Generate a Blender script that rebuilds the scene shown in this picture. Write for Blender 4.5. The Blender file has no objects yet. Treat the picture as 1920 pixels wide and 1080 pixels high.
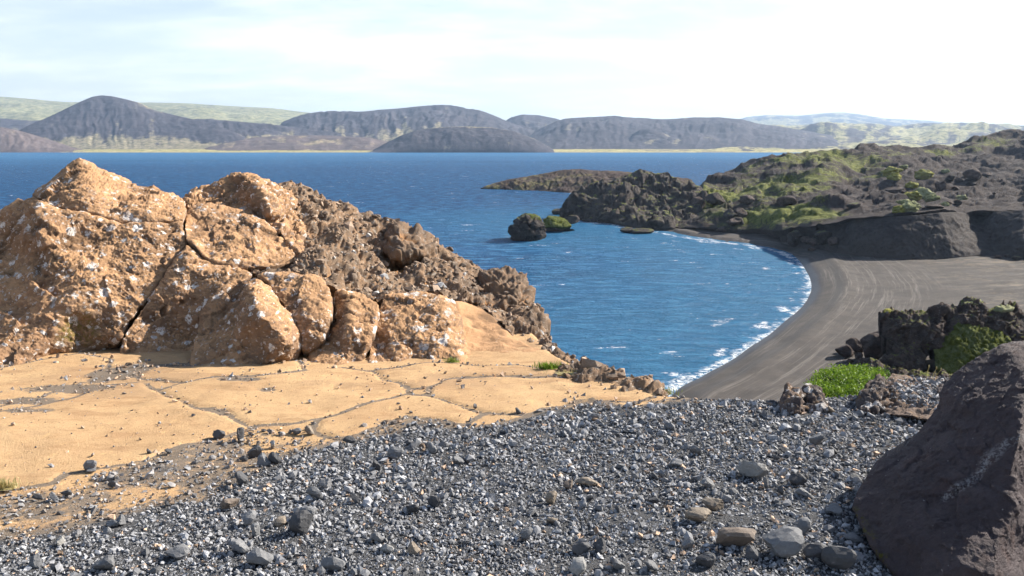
import bpy, bmesh, math, random
import numpy as np
from mathutils import Vector
from mathutils.geometry import delaunay_2d_cdt
from mathutils.bvhtree import BVHTree

R = math.radians
S = bpy.context.scene
COL = S.collection
rng = np.random.default_rng(7)
random.seed(7)

# ------------------------------------------------------------------ camera
FPX = 1495.0                      # focal length in pixels of the 1920 wide photograph
PITCH = R(10.35)
CZ = 25.0                         # eye height over the lake
EYE = 1.7                         # eye height over the ledge
SLOPE = 0.06
cd = bpy.data.cameras.new('camera')
cam = bpy.data.objects.new('camera', cd)
COL.objects.link(cam)
cam.location = (0, 0, CZ)
cam.rotation_euler = (R(90) - PITCH, 0, 0)
cd.sensor_width = 36
cd.lens = FPX / 1920 * 36
cd.clip_start = 0.1
cd.clip_end = 60000
S.camera = cam

# ------------------------------------------------------------------ sun, sky, exposure
SUN_AZ, SUN_EL = R(62), R(31)     # azimuth to the right of the view direction
sd = bpy.data.lights.new('sun', 'SUN')
sd.energy = 5.0
sd.angle = R(0.53)
sd.color = (1.0, 0.93, 0.82)
sun = bpy.data.objects.new('sun', sd)
COL.objects.link(sun)
sv = Vector((math.sin(SUN_AZ) * math.cos(SUN_EL), math.cos(SUN_AZ) * math.cos(SUN_EL), math.sin(SUN_EL)))
sun.rotation_euler = sv.to_track_quat('Z', 'Y').to_euler()
sun.location = (60, 20, 80)

w = bpy.data.worlds.new('World')
S.world = w
w.use_nodes = True
nt = w.node_tree
nt.nodes.clear()
def wn(t, **k):
    n = nt.nodes.new(t)
    for a, b in k.items():
        setattr(n, a, b)
    return n
out = wn('ShaderNodeOutputWorld')
bg = wn('ShaderNodeBackground')
bg.inputs['Strength'].default_value = 0.07
sky = wn('ShaderNodeTexSky', sky_type='NISHITA', sun_disc=False)
sky.sun_elevation = SUN_EL
sky.sun_rotation = SUN_AZ
sky.altitude = 100
sky.air_density = 1.0
sky.dust_density = 0.8
sky.ozone_density = 1.2
tc = wn('ShaderNodeTexCoord')
sep = wn('ShaderNodeSeparateXYZ')
nt.links.new(tc.outputs['Generated'], sep.inputs[0])
zz = wn('ShaderNodeMath', operation='ADD'); zz.inputs[1].default_value = 0.14
nt.links.new(sep.outputs['Z'], zz.inputs[0])
zm = wn('ShaderNodeMath', operation='MAXIMUM'); zm.inputs[1].default_value = 0.05
nt.links.new(zz.outputs[0], zm.inputs[0])
dx = wn('ShaderNodeMath', operation='DIVIDE'); dy = wn('ShaderNodeMath', operation='DIVIDE')
nt.links.new(sep.outputs['X'], dx.inputs[0]); nt.links.new(zm.outputs[0], dx.inputs[1])
nt.links.new(sep.outputs['Y'], dy.inputs[0]); nt.links.new(zm.outputs[0], dy.inputs[1])
cmb = wn('ShaderNodeCombineXYZ')
nt.links.new(dx.outputs[0], cmb.inputs[0]); nt.links.new(dy.outputs[0], cmb.inputs[1])
mp = wn('ShaderNodeMapping'); mp.inputs['Scale'].default_value = (0.8, 1.1, 1); mp.inputs['Rotation'].default_value = (0, 0, R(18))
nt.links.new(cmb.outputs[0], mp.inputs[0])
cn = wn('ShaderNodeTexNoise'); cn.inputs['Scale'].default_value = 0.9; cn.inputs['Detail'].default_value = 9
cn.inputs['Roughness'].default_value = 0.58; cn.inputs['Distortion'].default_value = 0.25
nt.links.new(mp.outputs[0], cn.inputs['Vector'])
cr = wn('ShaderNodeMapRange', interpolation_type='SMOOTHSTEP')
cr.inputs['From Min'].default_value = 0.38; cr.inputs['From Max'].default_value = 0.74
cr.inputs['To Min'].default_value = 0.0; cr.inputs['To Max'].default_value = 0.85
nt.links.new(cn.outputs[0], cr.inputs['Value'])
# haze veil: thick at the horizon, thinning upward
vl = wn('ShaderNodeMapRange', interpolation_type='SMOOTHSTEP')
vl.inputs['From Min'].default_value = -0.02; vl.inputs['From Max'].default_value = 0.42
vl.inputs['To Min'].default_value = 0.95; vl.inputs['To Max'].default_value = 0.06
nt.links.new(sep.outputs['Z'], vl.inputs['Value'])
cv = wn('ShaderNodeMath', operation='MULTIPLY')
ci = wn('ShaderNodeMath', operation='MULTIPLY_ADD'); ci.inputs[1].default_value = 0.95; ci.inputs[2].default_value = 0.36
nt.links.new(cr.outputs[0], ci.inputs[0])
nt.links.new(ci.outputs[0], cv.inputs[0]); nt.links.new(vl.outputs[0], cv.inputs[1])
cm = wn('ShaderNodeMix', data_type='RGBA')
nt.links.new(cv.outputs[0], cm.inputs['Factor'])
nt.links.new(sky.outputs[0], cm.inputs['A'])
cm.inputs['B'].default_value = (9.5, 9.55, 9.6, 1)
nt.links.new(cm.outputs['Result'], bg.inputs['Color'])
nt.links.new(bg.outputs[0], out.inputs[0])

S.view_settings.view_transform = 'Standard'
S.view_settings.look = 'None'
S.view_settings.gamma = 1
S.view_settings.exposure = 1.22
S.render.engine = 'CYCLES'
S.cycles.use_denoising = True
S.cycles.max_bounces = 4
S.cycles.diffuse_bounces = 2
S.cycles.glossy_bounces = 2
S.cycles.use_adaptive_sampling = True
S.cycles.adaptive_threshold = 0.03
S.cycles.volume_bounces = 0
S.cycles.caustics_reflective = False
S.cycles.caustics_refractive = False

# ------------------------------------------------------------------ noise
def _h(ix, iy, iz, s):
    n = (ix.astype(np.uint32) * np.uint32(374761393) + iy.astype(np.uint32) * np.uint32(668265263)
         + iz.astype(np.uint32) * np.uint32(2147483647) + np.uint32(s * 1013904223 & 0xffffffff))
    n = (n ^ (n >> np.uint32(13))) * np.uint32(1274126177)
    n = (n ^ (n >> np.uint32(16))) * np.uint32(2246822519)
    return (n ^ (n >> np.uint32(15)))
def _hf(ix, iy, iz, s):
    return (_h(ix, iy, iz, s) & np.uint32(0xffffff)).astype(np.float32) / np.float32(0xffffff)
def vnoise(p, s=0):
    """gradient noise, about -1 to 1"""
    p = np.asarray(p, dtype=np.float64)
    i = np.floor(p).astype(np.int64)
    f = (p - i).astype(np.float32)
    u = f * f * f * (f * (f * 6 - 15) + 10)
    r = np.zeros(len(p), np.float32)
    for a in (0, 1):
        wa = u[:, 0] if a else 1 - u[:, 0]
        for b in (0, 1):
            wb = u[:, 1] if b else 1 - u[:, 1]
            for c in (0, 1):
                wc = u[:, 2] if c else 1 - u[:, 2]
                h = _h(i[:, 0] + a, i[:, 1] + b, i[:, 2] + c, s)
                gx = (h & np.uint32(1023)).astype(np.float32) / 511.5 - 1
                gy = ((h >> np.uint32(10)) & np.uint32(1023)).astype(np.float32) / 511.5 - 1
                gz = ((h >> np.uint32(20)) & np.uint32(1023)).astype(np.float32) / 511.5 - 1
                r += wa * wb * wc * (gx * (f[:, 0] - a) + gy * (f[:, 1] - b) + gz * (f[:, 2] - c))
    return r * 1.25
def fbm(p, sc, octv=4, s=0, gain=0.5, ridged=False):
    p = np.asarray(p, dtype=np.float64) * sc
    r = np.zeros(len(p), np.float32); a = 1.0
    for k in range(octv):
        n = vnoise(p, s + k * 17)
        r += a * ((0.5 - np.abs(n)) if ridged else n)
        a *= gain; p = p * 2.03 + 11.3
    return r
def worley(p, sc, s=0, metric='e'):
    p = np.asarray(p, dtype=np.float64) * sc
    i = np.floor(p).astype(np.int64)
    f = (p - i).astype(np.float32)
    F1 = np.full(len(p), 9, np.float32); F2 = F1.copy(); ID = np.zeros(len(p), np.float32)
    for a in (-1, 0, 1):
        for b in (-1, 0, 1):
            for c in (-1, 0, 1):
                jx, jy, jz = i[:, 0] + a, i[:, 1] + b, i[:, 2] + c
                h = _h(jx, jy, jz, s)
                ox = (h & np.uint32(1023)).astype(np.float32) / 1023
                oy = ((h >> np.uint32(10)) & np.uint32(1023)).astype(np.float32) / 1023
                oz = ((h >> np.uint32(20)) & np.uint32(1023)).astype(np.float32) / 1023
                d = np.sqrt((a + ox - f[:, 0]) ** 2 + (b + oy - f[:, 1]) ** 2 + (c + oz - f[:, 2]) ** 2)
                nw = d < F1
                F2 = np.where(nw, F1, np.minimum(F2, d))
                ID = np.where(nw, _hf(jx, jy, jz, s + 5), ID)
                F1 = np.where(nw, d, F1)
    return F1, F2, ID
def facets(p, sc, s=0):
    """chiselled faces: every cell of a broken pattern tilts its own way"""
    p = np.asarray(p, dtype=np.float64) * sc
    i = np.floor(p).astype(np.int64)
    F1 = np.full(len(p), 9.0); h = np.zeros(len(p))
    for a in (-1, 0, 1):
        for b in (-1, 0, 1):
            for c in (-1, 0, 1):
                jx, jy, jz = i[:, 0] + a, i[:, 1] + b, i[:, 2] + c
                o = np.stack([_hf(jx, jy, jz, s), _hf(jx, jy, jz, s + 1), _hf(jx, jy, jz, s + 2)], 1)
                d = np.stack([jx, jy, jz], 1) + o - p
                r = np.sqrt((d ** 2).sum(1)); nw = r < F1
                g_ = np.stack([_hf(jx, jy, jz, s + 3), _hf(jx, jy, jz, s + 4), _hf(jx, jy, jz, s + 5)], 1) * 2 - 1
                h = np.where(nw, (g_ * d).sum(1) + .25 * (_hf(jx, jy, jz, s + 6) - .5), h); F1 = np.where(nw, r, F1)
    return h
def sstep(a, b, x):
    t = np.clip((x - a) / (b - a), 0, 1)
    return t * t * (3 - 2 * t)

# ------------------------------------------------------------------ picture <-> place
CP, SP = math.cos(PITCH), math.sin(PITCH)
def ray(px, py):
    u = (np.asarray(px, float) - 960) / FPX; v = (540 - np.asarray(py, float)) / FPX
    return np.stack([u, CP + v * SP, -SP + v * CP], -1)
def P(px, py, d):
    r = ray(px, py)
    return r * (np.asarray(d, float) / r[..., 1])[..., None] + np.array([0, 0, CZ])
def PZ(px, py, z):
    r = ray(px, py)
    return r * ((np.asarray(z, float) - CZ) / r[..., 2])[..., None] + np.array([0, 0, CZ])
def G(px, py):
    """where the sight line meets the ledge's mean slope"""
    r = ray(px, py)
    t = -EYE / (r[..., 2] + SLOPE * r[..., 1])
    return r * t[..., None] + np.array([0, 0, CZ])
def project(V):
    V = np.asarray(V, float); q = V - np.array([0, 0, CZ])
    depth = q[:, 1] * CP - q[:, 2] * SP
    up = q[:, 1] * SP + q[:, 2] * CP
    return np.stack([960 + FPX * q[:, 0] / depth, 540 - FPX * up / depth], -1)

def seg_dist(Q, poly, closed=True):
    """distance of the 2-D points Q to a polyline"""
    Q = np.asarray(Q, float); A = np.asarray(poly, float)
    B = np.roll(A, -1, 0) if closed else A[1:]
    A = A if closed else A[:-1]
    best = np.full(len(Q), 1e18)
    for a, b in zip(A, B):
        ab = b - a; L = max((ab ** 2).sum(), 1e-12)
        t = np.clip(((Q - a) @ ab) / L, 0, 1)
        d = Q - (a + t[:, None] * ab)
        best = np.minimum(best, (d ** 2).sum(1))
    return np.sqrt(best)
def inside(Q, poly):
    Q = np.asarray(Q, float); A = np.asarray(poly, float); B = np.roll(A, -1, 0)
    r = np.zeros(len(Q), bool)
    for (x0, y0), (x1, y1) in zip(A, B):
        if y0 == y1: continue
        c = ((y0 > Q[:, 1]) != (y1 > Q[:, 1])) & (Q[:, 0] < (x1 - x0) * (Q[:, 1] - y0) / (y1 - y0) + x0)
        r ^= c
    return r

# ------------------------------------------------------------------ mesh helpers
def build(name, V, F, mat, parent=None, base=None, smooth=True, attrs=None, label=None, cat=None, group=None, kind=None, colors=None):
    V = np.asarray(V, dtype=np.float32)
    if parent is not None and base is None:
        base = np.array(parent['_base'])
    elif base is None:
        base = np.array([V[:, 0].mean(), V[:, 1].mean(), V[:, 2].min()]) if kind is None else np.zeros(3)
    me = bpy.data.meshes.new(name)
    F = np.asarray(F, dtype=np.int32); k = F.shape[1]
    me.vertices.add(len(V)); me.vertices.foreach_set('co', (V - base).astype(np.float32).ravel())
    me.loops.add(F.size); me.loops.foreach_set('vertex_index', F.ravel())
    me.polygons.add(len(F))
    me.polygons.foreach_set('loop_start', np.arange(0, F.size, k, dtype=np.int32))
    me.polygons.foreach_set('loop_total', np.full(len(F), k, dtype=np.int32))
    me.polygons.foreach_set('use_smooth', np.full(len(F), bool(smooth)))
    me.update(calc_edges=True)
    for an, av in (attrs or {}).items():
        a = me.attributes.new(an, 'FLOAT', 'POINT'); a.data.foreach_set('value', np.asarray(av, np.float32))
    if colors is not None:
        a = me.attributes.new('tone', 'FLOAT_COLOR', 'POINT')
        a.data.foreach_set('color', np.concatenate([colors, np.ones((len(colors), 1))], 1).astype(np.float32).ravel())
    me.materials.append(mat)
    o = bpy.data.objects.new(name, me); COL.objects.link(o)
    if parent is not None:
        o.parent = parent
        o.location = (0, 0, 0)
        if kind: o['kind'] = kind
        if label: o['label'] = label
        return o
    o.location = base
    tag(o, label, cat, group, kind)
    return o
def tag(o, label=None, cat=None, group=None, kind=None):
    if label: o['label'] = label
    if cat: o['category'] = cat
    if group: o['group'] = group
    if kind: o['kind'] = kind
    return o
def root(name, base, label, cat, group=None):
    o = bpy.data.objects.new(name, None); COL.objects.link(o)
    o.empty_display_size = 0.2
    o.location = base; o['_base'] = [float(c) for c in base]
    return tag(o, label, cat, group)

def refine(V, F, limit, rounds=14, metric=None):
    """split every edge longer than limit (as seen from the ledge, in photo pixels) until none is left"""
    V = np.asarray(V, float); F = np.asarray(F, np.int64)
    for _ in range(rounds):
        e = np.sort(np.concatenate([F[:, [0, 1]], F[:, [1, 2]], F[:, [2, 0]]]), 1)
        key = e[:, 0] * (len(V) + 1) + e[:, 1]
        uk, inv = np.unique(key, return_inverse=True)
        ue = np.stack([uk // (len(V) + 1), uk % (len(V) + 1)], 1)
        a, b = V[ue[:, 0]], V[ue[:, 1]]
        dist = np.linalg.norm((a + b) / 2 - np.array([0, 0, CZ]), axis=1)
        ln = np.linalg.norm(a - b, axis=1) / np.maximum(dist, 0.5) * FPX
        ln = np.maximum(np.linalg.norm(project(a) - project(b), axis=1), ln * 0.3)
        mk = ln > limit
        if not mk.any(): break
        idx = np.full(len(uk), -1); idx[mk] = len(V) + np.arange(mk.sum())
        V = np.concatenate([V, (a[mk] + b[mk]) / 2])
        n = len(F); m = np.stack([idx[inv[:n]], idx[inv[n:2 * n]], idx[inv[2 * n:]]], 1)
        cnt = (m >= 0).sum(1)
        res = [F[cnt == 0]]
        f, q = F[cnt == 3], m[cnt == 3]
        if len(f):
            res += [np.stack([f[:, 0], q[:, 0], q[:, 2]], 1), np.stack([q[:, 0], f[:, 1], q[:, 1]], 1),
                    np.stack([q[:, 2], q[:, 1], f[:, 2]], 1), q]
        for r in range(3):
            one = (cnt == 1) & (m[:, r] >= 0)
            f, q = np.roll(F[one], -r, 1), m[one, r]
            if len(f): res += [np.stack([f[:, 0], q, f[:, 2]], 1), np.stack([q, f[:, 1], f[:, 2]], 1)]
            two = (cnt == 2) & (m[:, r] < 0)     # edge r unmarked
            f, q = np.roll(F[two], -r, 1), np.roll(m[two], -r, 1)
            if len(f): res += [np.stack([f[:, 0], f[:, 1], q[:, 1]], 1), np.stack([f[:, 0], q[:, 1], q[:, 2]], 1),
                               np.stack([q[:, 2], q[:, 1], f[:, 2]], 1)]
        F = np.concatenate(res)
    return V, F
def edges_of(F):
    e = np.concatenate([F[:, [0, 1]], F[:, [1, 2]], F[:, [2, 0]]])
    s = np.sort(e, 1); n = F.max() + 1
    key = s[:, 0] * n + s[:, 1]
    uk, first, cnt = np.unique(key, return_index=True, return_counts=True)
    return s[first], e[first[cnt == 1]]
def relax(V, F, it=2, lam=0.5):
    E, B = edges_of(F)
    bv = np.zeros(len(V), bool); bv[B.ravel()] = True
    n = len(V)
    def gather(E):
        i = np.concatenate([E[:, 0], E[:, 1]]); j = np.concatenate([E[:, 1], E[:, 0]])
        return np.stack([np.bincount(i, V[j, k], n) for k in range(3)], 1), np.bincount(i, minlength=n)
    for _ in range(it):
        acc, c = gather(E)
        acc2, c2 = gather(B) if len(B) else (0, 0)
        t = acc / np.maximum(c, 1)[:, None]
        V = np.where(bv[:, None], V, V + lam * (t - V))
        if len(B):
            t2 = acc2 / np.maximum(c2, 1)[:, None]
            V[bv] = V[bv] + 0.3 * lam * (t2[bv] - V[bv])
    return V
def vnormals(V, F):
    a, b, c = V[F[:, 0]], V[F[:, 1]], V[F[:, 2]]
    n = np.cross(b - a, c - a)
    N = np.zeros_like(V)
    for k in range(3):
        for q in range(3): N[:, q] += np.bincount(F[:, k], n[:, q], len(V))
    return N / np.maximum(np.linalg.norm(N, axis=1), 1e-12)[:, None]

def resolve(pts):
    o = []
    for q in pts:
        px, py, d = q[0], q[1], q[2]
        if d is None: o.append(G(np.array([px]), np.array([py - 9]))[0][1])
        elif isinstance(d, str): o.append(PZ(np.array([px]), np.array([py]), float(d))[0][1])
        else: o.append(d)
    return np.array(o, float)
def front(outline, inner, coarse=28, soft=2, fine=2.4, bevel=0.0, bevel_px=10, lam=0.5):
    """surface through surveyed points: outline and inner are (photo x, photo y, distance ahead)"""
    pts = list(outline) + list(inner)
    D = resolve(pts)
    XY = np.array([(q[0], q[1]) for q in pts], float)
    n = len(outline)
    r = delaunay_2d_cdt([Vector(p) for p in XY], [(i, (i + 1) % n) for i in range(n)], [list(range(n))], 1, 1e-6)
    co = np.array([tuple(v) for v in r[0]]); ids = r[3]
    dd = np.array([D[i[0]] if len(i) else np.nan for i in ids])
    if np.isnan(dd).any():
        for k in np.where(np.isnan(dd))[0]:
            dist = ((XY - co[k]) ** 2).sum(1); j = np.argsort(dist)[:3]; wgt = 1 / (dist[j] + 1e-6)
            dd[k] = (D[j] * wgt).sum() / wgt.sum()
    F = np.array([list(f) for f in r[2]], np.int64)
    V = P(co[:, 0], co[:, 1], dd)
    # face the viewer
    nn = np.cross(V[F[:, 1]] - V[F[:, 0]], V[F[:, 2]] - V[F[:, 0]])
    cc = V[F].mean(1) - np.array([0, 0, CZ])
    fl = (nn * cc).sum(1) > 0
    F[fl] = F[fl][:, ::-1]
    V, F = refine(V, F, coarse)
    V = relax(V, F, soft, lam)
    V, F = refine(V, F, max(fine * 3, 4))
    V = relax(V, F, 1, 0.5)
    V, F = refine(V, F, fine)
    if bevel:
        q = project(V)
        e = seg_dist(q, XY[:n])
        k = np.clip(1 - e / bevel_px, 0, 1) ** 2
        V = V + (k * bevel)[:, None] * np.array([0, 1, -0.25])
    return V, F
def close(V, F, back, drop=0.55, taper=0.85):
    """give a front surface its sides and back"""
    E, B = edges_of(F)
    nxt = {int(a): int(b) for a, b in B}
    start = int(B[0, 0]); loop = [start]
    while True:
        c = nxt.get(loop[-1])
        if c is None or c == start or len(loop) > len(B): break
        loop.append(c)
    L = np.array(loop); n = len(L); m = len(V)
    cen = V[L].mean(0)
    hd = V[L] * np.array([1, 1, 0]); hd = hd / np.linalg.norm(hd, axis=1)[:, None] - np.array([0, 0, drop])
    r1 = V[L] + (cen - V[L]) * .04 + hd * back * 0.5
    r2 = cen + (V[L] - cen) * taper + hd * back
    V2 = np.concatenate([V, r1, r2, [cen + hd.mean(0) * back * 1.02]])
    i = np.arange(n); j = (i + 1) % n
    q = [np.stack([L[j], L[i], m + i], 1), np.stack([L[j], m + i, m + j], 1),
         np.stack([m + j, m + i, m + n + i], 1), np.stack([m + j, m + n + i, m + n + j], 1),
         np.stack([m + n + j, m + n + i, np.full(n, m + 2 * n)], 1)]
    return V2, np.concatenate([F] + q)

# ------------------------------------------------------------------ materials
class M:
    def __init__(s, name):
        s.m = bpy.data.materials.new(name); s.m.use_nodes = True
        s.t = s.m.node_tree; s.t.nodes.clear()
        s.o = s.n('ShaderNodeOutputMaterial'); s.b = s.n('ShaderNodeBsdfPrincipled')
        s.t.links.new(s.b.outputs[0], s.o.inputs['Surface'])
        s.pos = s.n('ShaderNodeNewGeometry').outputs['Position']
    def n(s, t, **k):
        x = s.t.nodes.new(t)
        for a, b in k.items(): setattr(x, a, b)
        return x
    def set(s, sock, v):
        if hasattr(v, 'is_output') or isinstance(v, bpy.types.NodeSocket): s.t.links.new(v, sock)
        else:
            if isinstance(v, tuple) and len(v) == 3 and sock.type == 'RGBA': v = v + (1,)
            sock.default_value = v
    def map(s, vec, scale=(1, 1, 1), rot=(0, 0, 0), loc=(0, 0, 0)):
        x = s.n('ShaderNodeMapping'); s.set(x.inputs[0], vec)
        x.inputs['Scale'].default_value = scale; x.inputs['Rotation'].default_value = rot; x.inputs['Location'].default_value = loc
        return x.outputs[0]
    def noise(s, scale, detail=5, rough=0.55, vec=None, dist=0.0):
        x = s.n('ShaderNodeTexNoise'); s.set(x.inputs['Vector'], s.pos if vec is None else vec)
        x.inputs['Scale'].default_value = scale; x.inputs['Detail'].default_value = detail
        x.inputs['Roughness'].default_value = rough; x.inputs['Distortion'].default_value = dist
        return x.outputs[0]
    def voro(s, scale, vec=None, feature='F1', out='Distance', rnd=1.0):
        x = s.n('ShaderNodeTexVoronoi', feature=feature); s.set(x.inputs['Vector'], s.pos if vec is None else vec)
        x.inputs['Scale'].default_value = scale; x.inputs['Randomness'].default_value = rnd
        return x.outputs[out]
    def warp(s, scale, amt, vec=None):
        x = s.n('ShaderNodeTexNoise'); s.set(x.inputs['Vector'], s.pos if vec is None else vec)
        x.inputs['Scale'].default_value = scale; x.inputs['Detail'].default_value = 3
        a = s.n('ShaderNodeVectorMath', operation='SUBTRACT'); s.set(a.inputs[0], x.outputs['Color']); a.inputs[1].default_value = (.5, .5, .5)
        b = s.n('ShaderNodeVectorMath', operation='SCALE'); s.set(b.inputs[0], a.outputs[0]); b.inputs['Scale'].default_value = amt
        c = s.n('ShaderNodeVectorMath', operation='ADD'); s.set(c.inputs[0], s.pos if vec is None else vec); s.set(c.inputs[1], b.outputs[0])
        return c.outputs[0]
    def rng(s, v, a, b, lo=0.0, hi=1.0, smooth=True):
        x = s.n('ShaderNodeMapRange', interpolation_type='SMOOTHSTEP' if smooth else 'LINEAR')
        s.set(x.inputs['Value'], v)
        for k, q in (('From Min', a), ('From Max', b), ('To Min', lo), ('To Max', hi)): s.set(x.inputs[k], q)
        return x.outputs[0]
    def math(s, op, a, b=0.0, clamp=False):
        x = s.n('ShaderNodeMath', operation=op, use_clamp=clamp); s.set(x.inputs[0], a); s.set(x.inputs[1], b)
        return x.outputs[0]
    def mix(s, f, a, b, mode='MIX'):
        x = s.n('ShaderNodeMix', data_type='RGBA', blend_type=mode)
        s.set(x.inputs['Factor'], f); s.set(x.inputs['A'], a); s.set(x.inputs['B'], b)
        return x.outputs['Result']
    def attr(s, name, out='Fac'):
        x = s.n('ShaderNodeAttribute', attribute_name=name)
        return x.outputs[out]
    def bump(s, h, strength=0.5, dist=0.01, normal=None):
        x = s.n('ShaderNodeBump'); s.set(x.inputs['Height'], h)
        x.inputs['Strength'].default_value = strength; x.inputs['Distance'].default_value = dist
        if normal is not None: s.set(x.inputs['Normal'], normal)
        return x.outputs[0]
    def slope(s):
        x = s.n('ShaderNodeSeparateXYZ'); g = s.n('ShaderNodeNewGeometry')
        s.t.links.new(g.outputs['Normal'], x.inputs[0])
        return x.outputs['Z']
    def end(s, color, rough=0.9, normal=None, spec=0.25):
        s.set(s.b.inputs['Base Color'], color); s.set(s.b.inputs['Roughness'], rough)
        s.set(s.b.inputs['Specular IOR Level'], spec)
        if normal is not None: s.set(s.b.inputs['Normal'], normal)
        return s.m

def mat_tuff(name, lichen=0.5, smoothness=0.0, grey=0.3, moss=None, tint=(1, 1, 1)):
    """orange-brown tuff with pits and white crusts of lichen"""
    m = M(name)
    n1 = m.noise(2.2, 6, 0.6); n2 = m.noise(14, 5, 0.65); n3 = m.noise(70, 4, 0.7)
    T = lambda q: tuple(a * b for a, b in zip(q, tint))
    dust = m.mix(m.rng(n1, .35, .68), T((0.49, 0.285, 0.15)), T((0.39, 0.232, 0.125)))
    bare = m.mix(m.rng(n1, .38, .62), T((0.30, 0.185, 0.112)), T((0.21, 0.138, 0.092)))
    c = m.mix(m.rng(m.math('ADD', m.slope(), m.math('MULTIPLY', m.math('SUBTRACT', n2, .5), .8)), .42, .78), bare, dust)
    c = m.mix(m.rng(n2, .48, .72, 0, grey + 0.25), c, (0.235, 0.15, 0.085))
    c = m.mix(m.rng(n3, .52, .75, 0, .6), c, (0.17, 0.095, 0.05))
    c = m.mix(m.rng(m.noise(30, 3, .6), .6, .75, 0, .45), c, T((0.58, 0.36, 0.19)))
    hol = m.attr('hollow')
    c = m.mix(m.math('MULTIPLY', hol, 0.7, True), c, T((0.11, 0.068, 0.042)))  # shade of the recesses put into the colour where the displacement is low
    c = m.mix(m.rng(m.noise(1.1, 5, .65, m.map(m.pos, loc=(6, 2, 9))), .50, .66, 0, .55 * (1 - smoothness)), c, T((0.17, 0.105, 0.068)))
    # lichen: clustered round crusts of several sizes
    clus = m.rng(m.noise(1.3, 4, .68, m.map(m.pos, loc=(3, 1, 7))), .62 - lichen * .36, .72 - lichen * .30)
    wv = m.warp(22, 0.07)
    spots = None
    for sc, lo, loc in ((4.5, .33, (0, 0, 0)), (9, .36, (5, 3, 1)), (24, .38, (9, 2, 4))):
        vec = m.map(wv, loc=loc)
        d = m.voro(sc, vec)
        col = m.voro(sc, vec, out='Color')
        sp = m.n('ShaderNodeSeparateColor'); m.set(sp.inputs[0], col)
        keep = m.rng(sp.outputs[0], .45, .55)
        rad = m.math('ADD', m.math('MULTIPLY', sp.outputs[1], .18), lo - .16)
        e = m.rng(m.math('SUBTRACT', d, rad), -0.05, 0.03, 1, 0)
        e = m.math('MULTIPLY', e, keep)
        if sc == 24: e = m.math('MULTIPLY', e, .55)
        spots = e if spots is None else m.math('MAXIMUM', spots, e)
    broken = m.rng(m.noise(45, 3, .7), .36, .50)
    lich = m.math('MULTIPLY', m.math('MULTIPLY', spots, clus), broken)
    lc = m.mix(m.rng(m.noise(9, 3), .4, .65), (0.74, 0.70, 0.66), (0.47, 0.44, 0.42))
    c = m.mix(m.math('MULTIPLY', lich, .93), c, lc)
    if moss is not None:
        g = m.n('ShaderNodeVectorMath', operation='DISTANCE'); m.set(g.inputs[0], m.pos); g.inputs[1].default_value = moss[:3]
        k = m.rng(m.math('ADD', g.outputs['Value'], m.math('MULTIPLY', m.noise(9, 4, .7), moss[3] * 1.2)), moss[3] * .9, moss[3] * 1.7, 1, 0)
        k = m.math('MULTIPLY', k, m.rng(m.noise(25, 5, .7), .42, .58))
        c = m.mix(k, c, m.mix(m.noise(30, 3), (0.045, 0.05, 0.012), (0.19, 0.14, 0.035)))
    h = m.math('ADD', m.math('MULTIPLY', n3, .6), m.math('MULTIPLY', m.noise(180, 3, .7), .4))
    pit = m.rng(m.voro(34, m.warp(30, .03)), .05, .32)
    h = m.math('ADD', h, m.math('MULTIPLY', pit, .5 * (1 - smoothness)))
    return m.end(c, .95, m.bump(h, .85 * (1 - .4 * smoothness), .012), .12)

def mat_breccia():
    m = M('lava_breccia')
    hol = m.attr('hollow')
    n1 = m.noise(6, 5, .65); n2 = m.noise(40, 5, .7)
    c = m.mix(m.rng(n1, .36, .64), (0.29, 0.18, 0.105), (0.185, 0.132, 0.092))
    c = m.mix(m.rng(n2, .5, .72, 0, .7), c, (0.10, 0.07, 0.05))
    c = m.mix(m.rng(m.noise(18, 4, .6, m.map(m.pos, loc=(4, 4, 4))), .56, .68, 0, .8), c, (0.44, 0.39, 0.33))
    dust = m.math('MULTIPLY', m.rng(m.noise(1.6, 4, .6, m.map(m.pos, loc=(8, 1, 2))), .46, .62), m.rng(hol, .1, .7))
    c = m.mix(dust, c, (0.42, 0.21, 0.08))
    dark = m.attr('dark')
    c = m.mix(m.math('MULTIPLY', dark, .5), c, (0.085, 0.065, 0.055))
    h = m.math('ADD', m.math('MULTIPLY', n2, .6), m.math('MULTIPLY', m.noise(140, 3, .7), .4))
    return m.end(c, .95, m.bump(h, .9, .015), .12)

def mat_stone(name, own):
    """loose stone: the tone of each comes from its own colour attribute or object colour"""
    m = M(name)
    c = m.n('ShaderNodeObjectInfo').outputs['Color'] if own else m.attr('tone', 'Color')
    n = m.noise(60, 5, .65)
    c = m.mix(m.rng(n, .35, .7, 0, .45), c, m.mix(.5, c, (0.02, 0.02, 0.022)))
    c = m.mix(m.rng(m.noise(25, 4, .6), .6, .75, 0, .35), c, (0.42, 0.41, 0.40))
    pit = m.rng(m.voro(190), .08, .3)
    h = m.math('ADD', m.noise(240, 3, .7), m.math('MULTIPLY', pit, .4))
    return m.end(c, .82, m.bump(h, .5, .004), .35)

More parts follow.
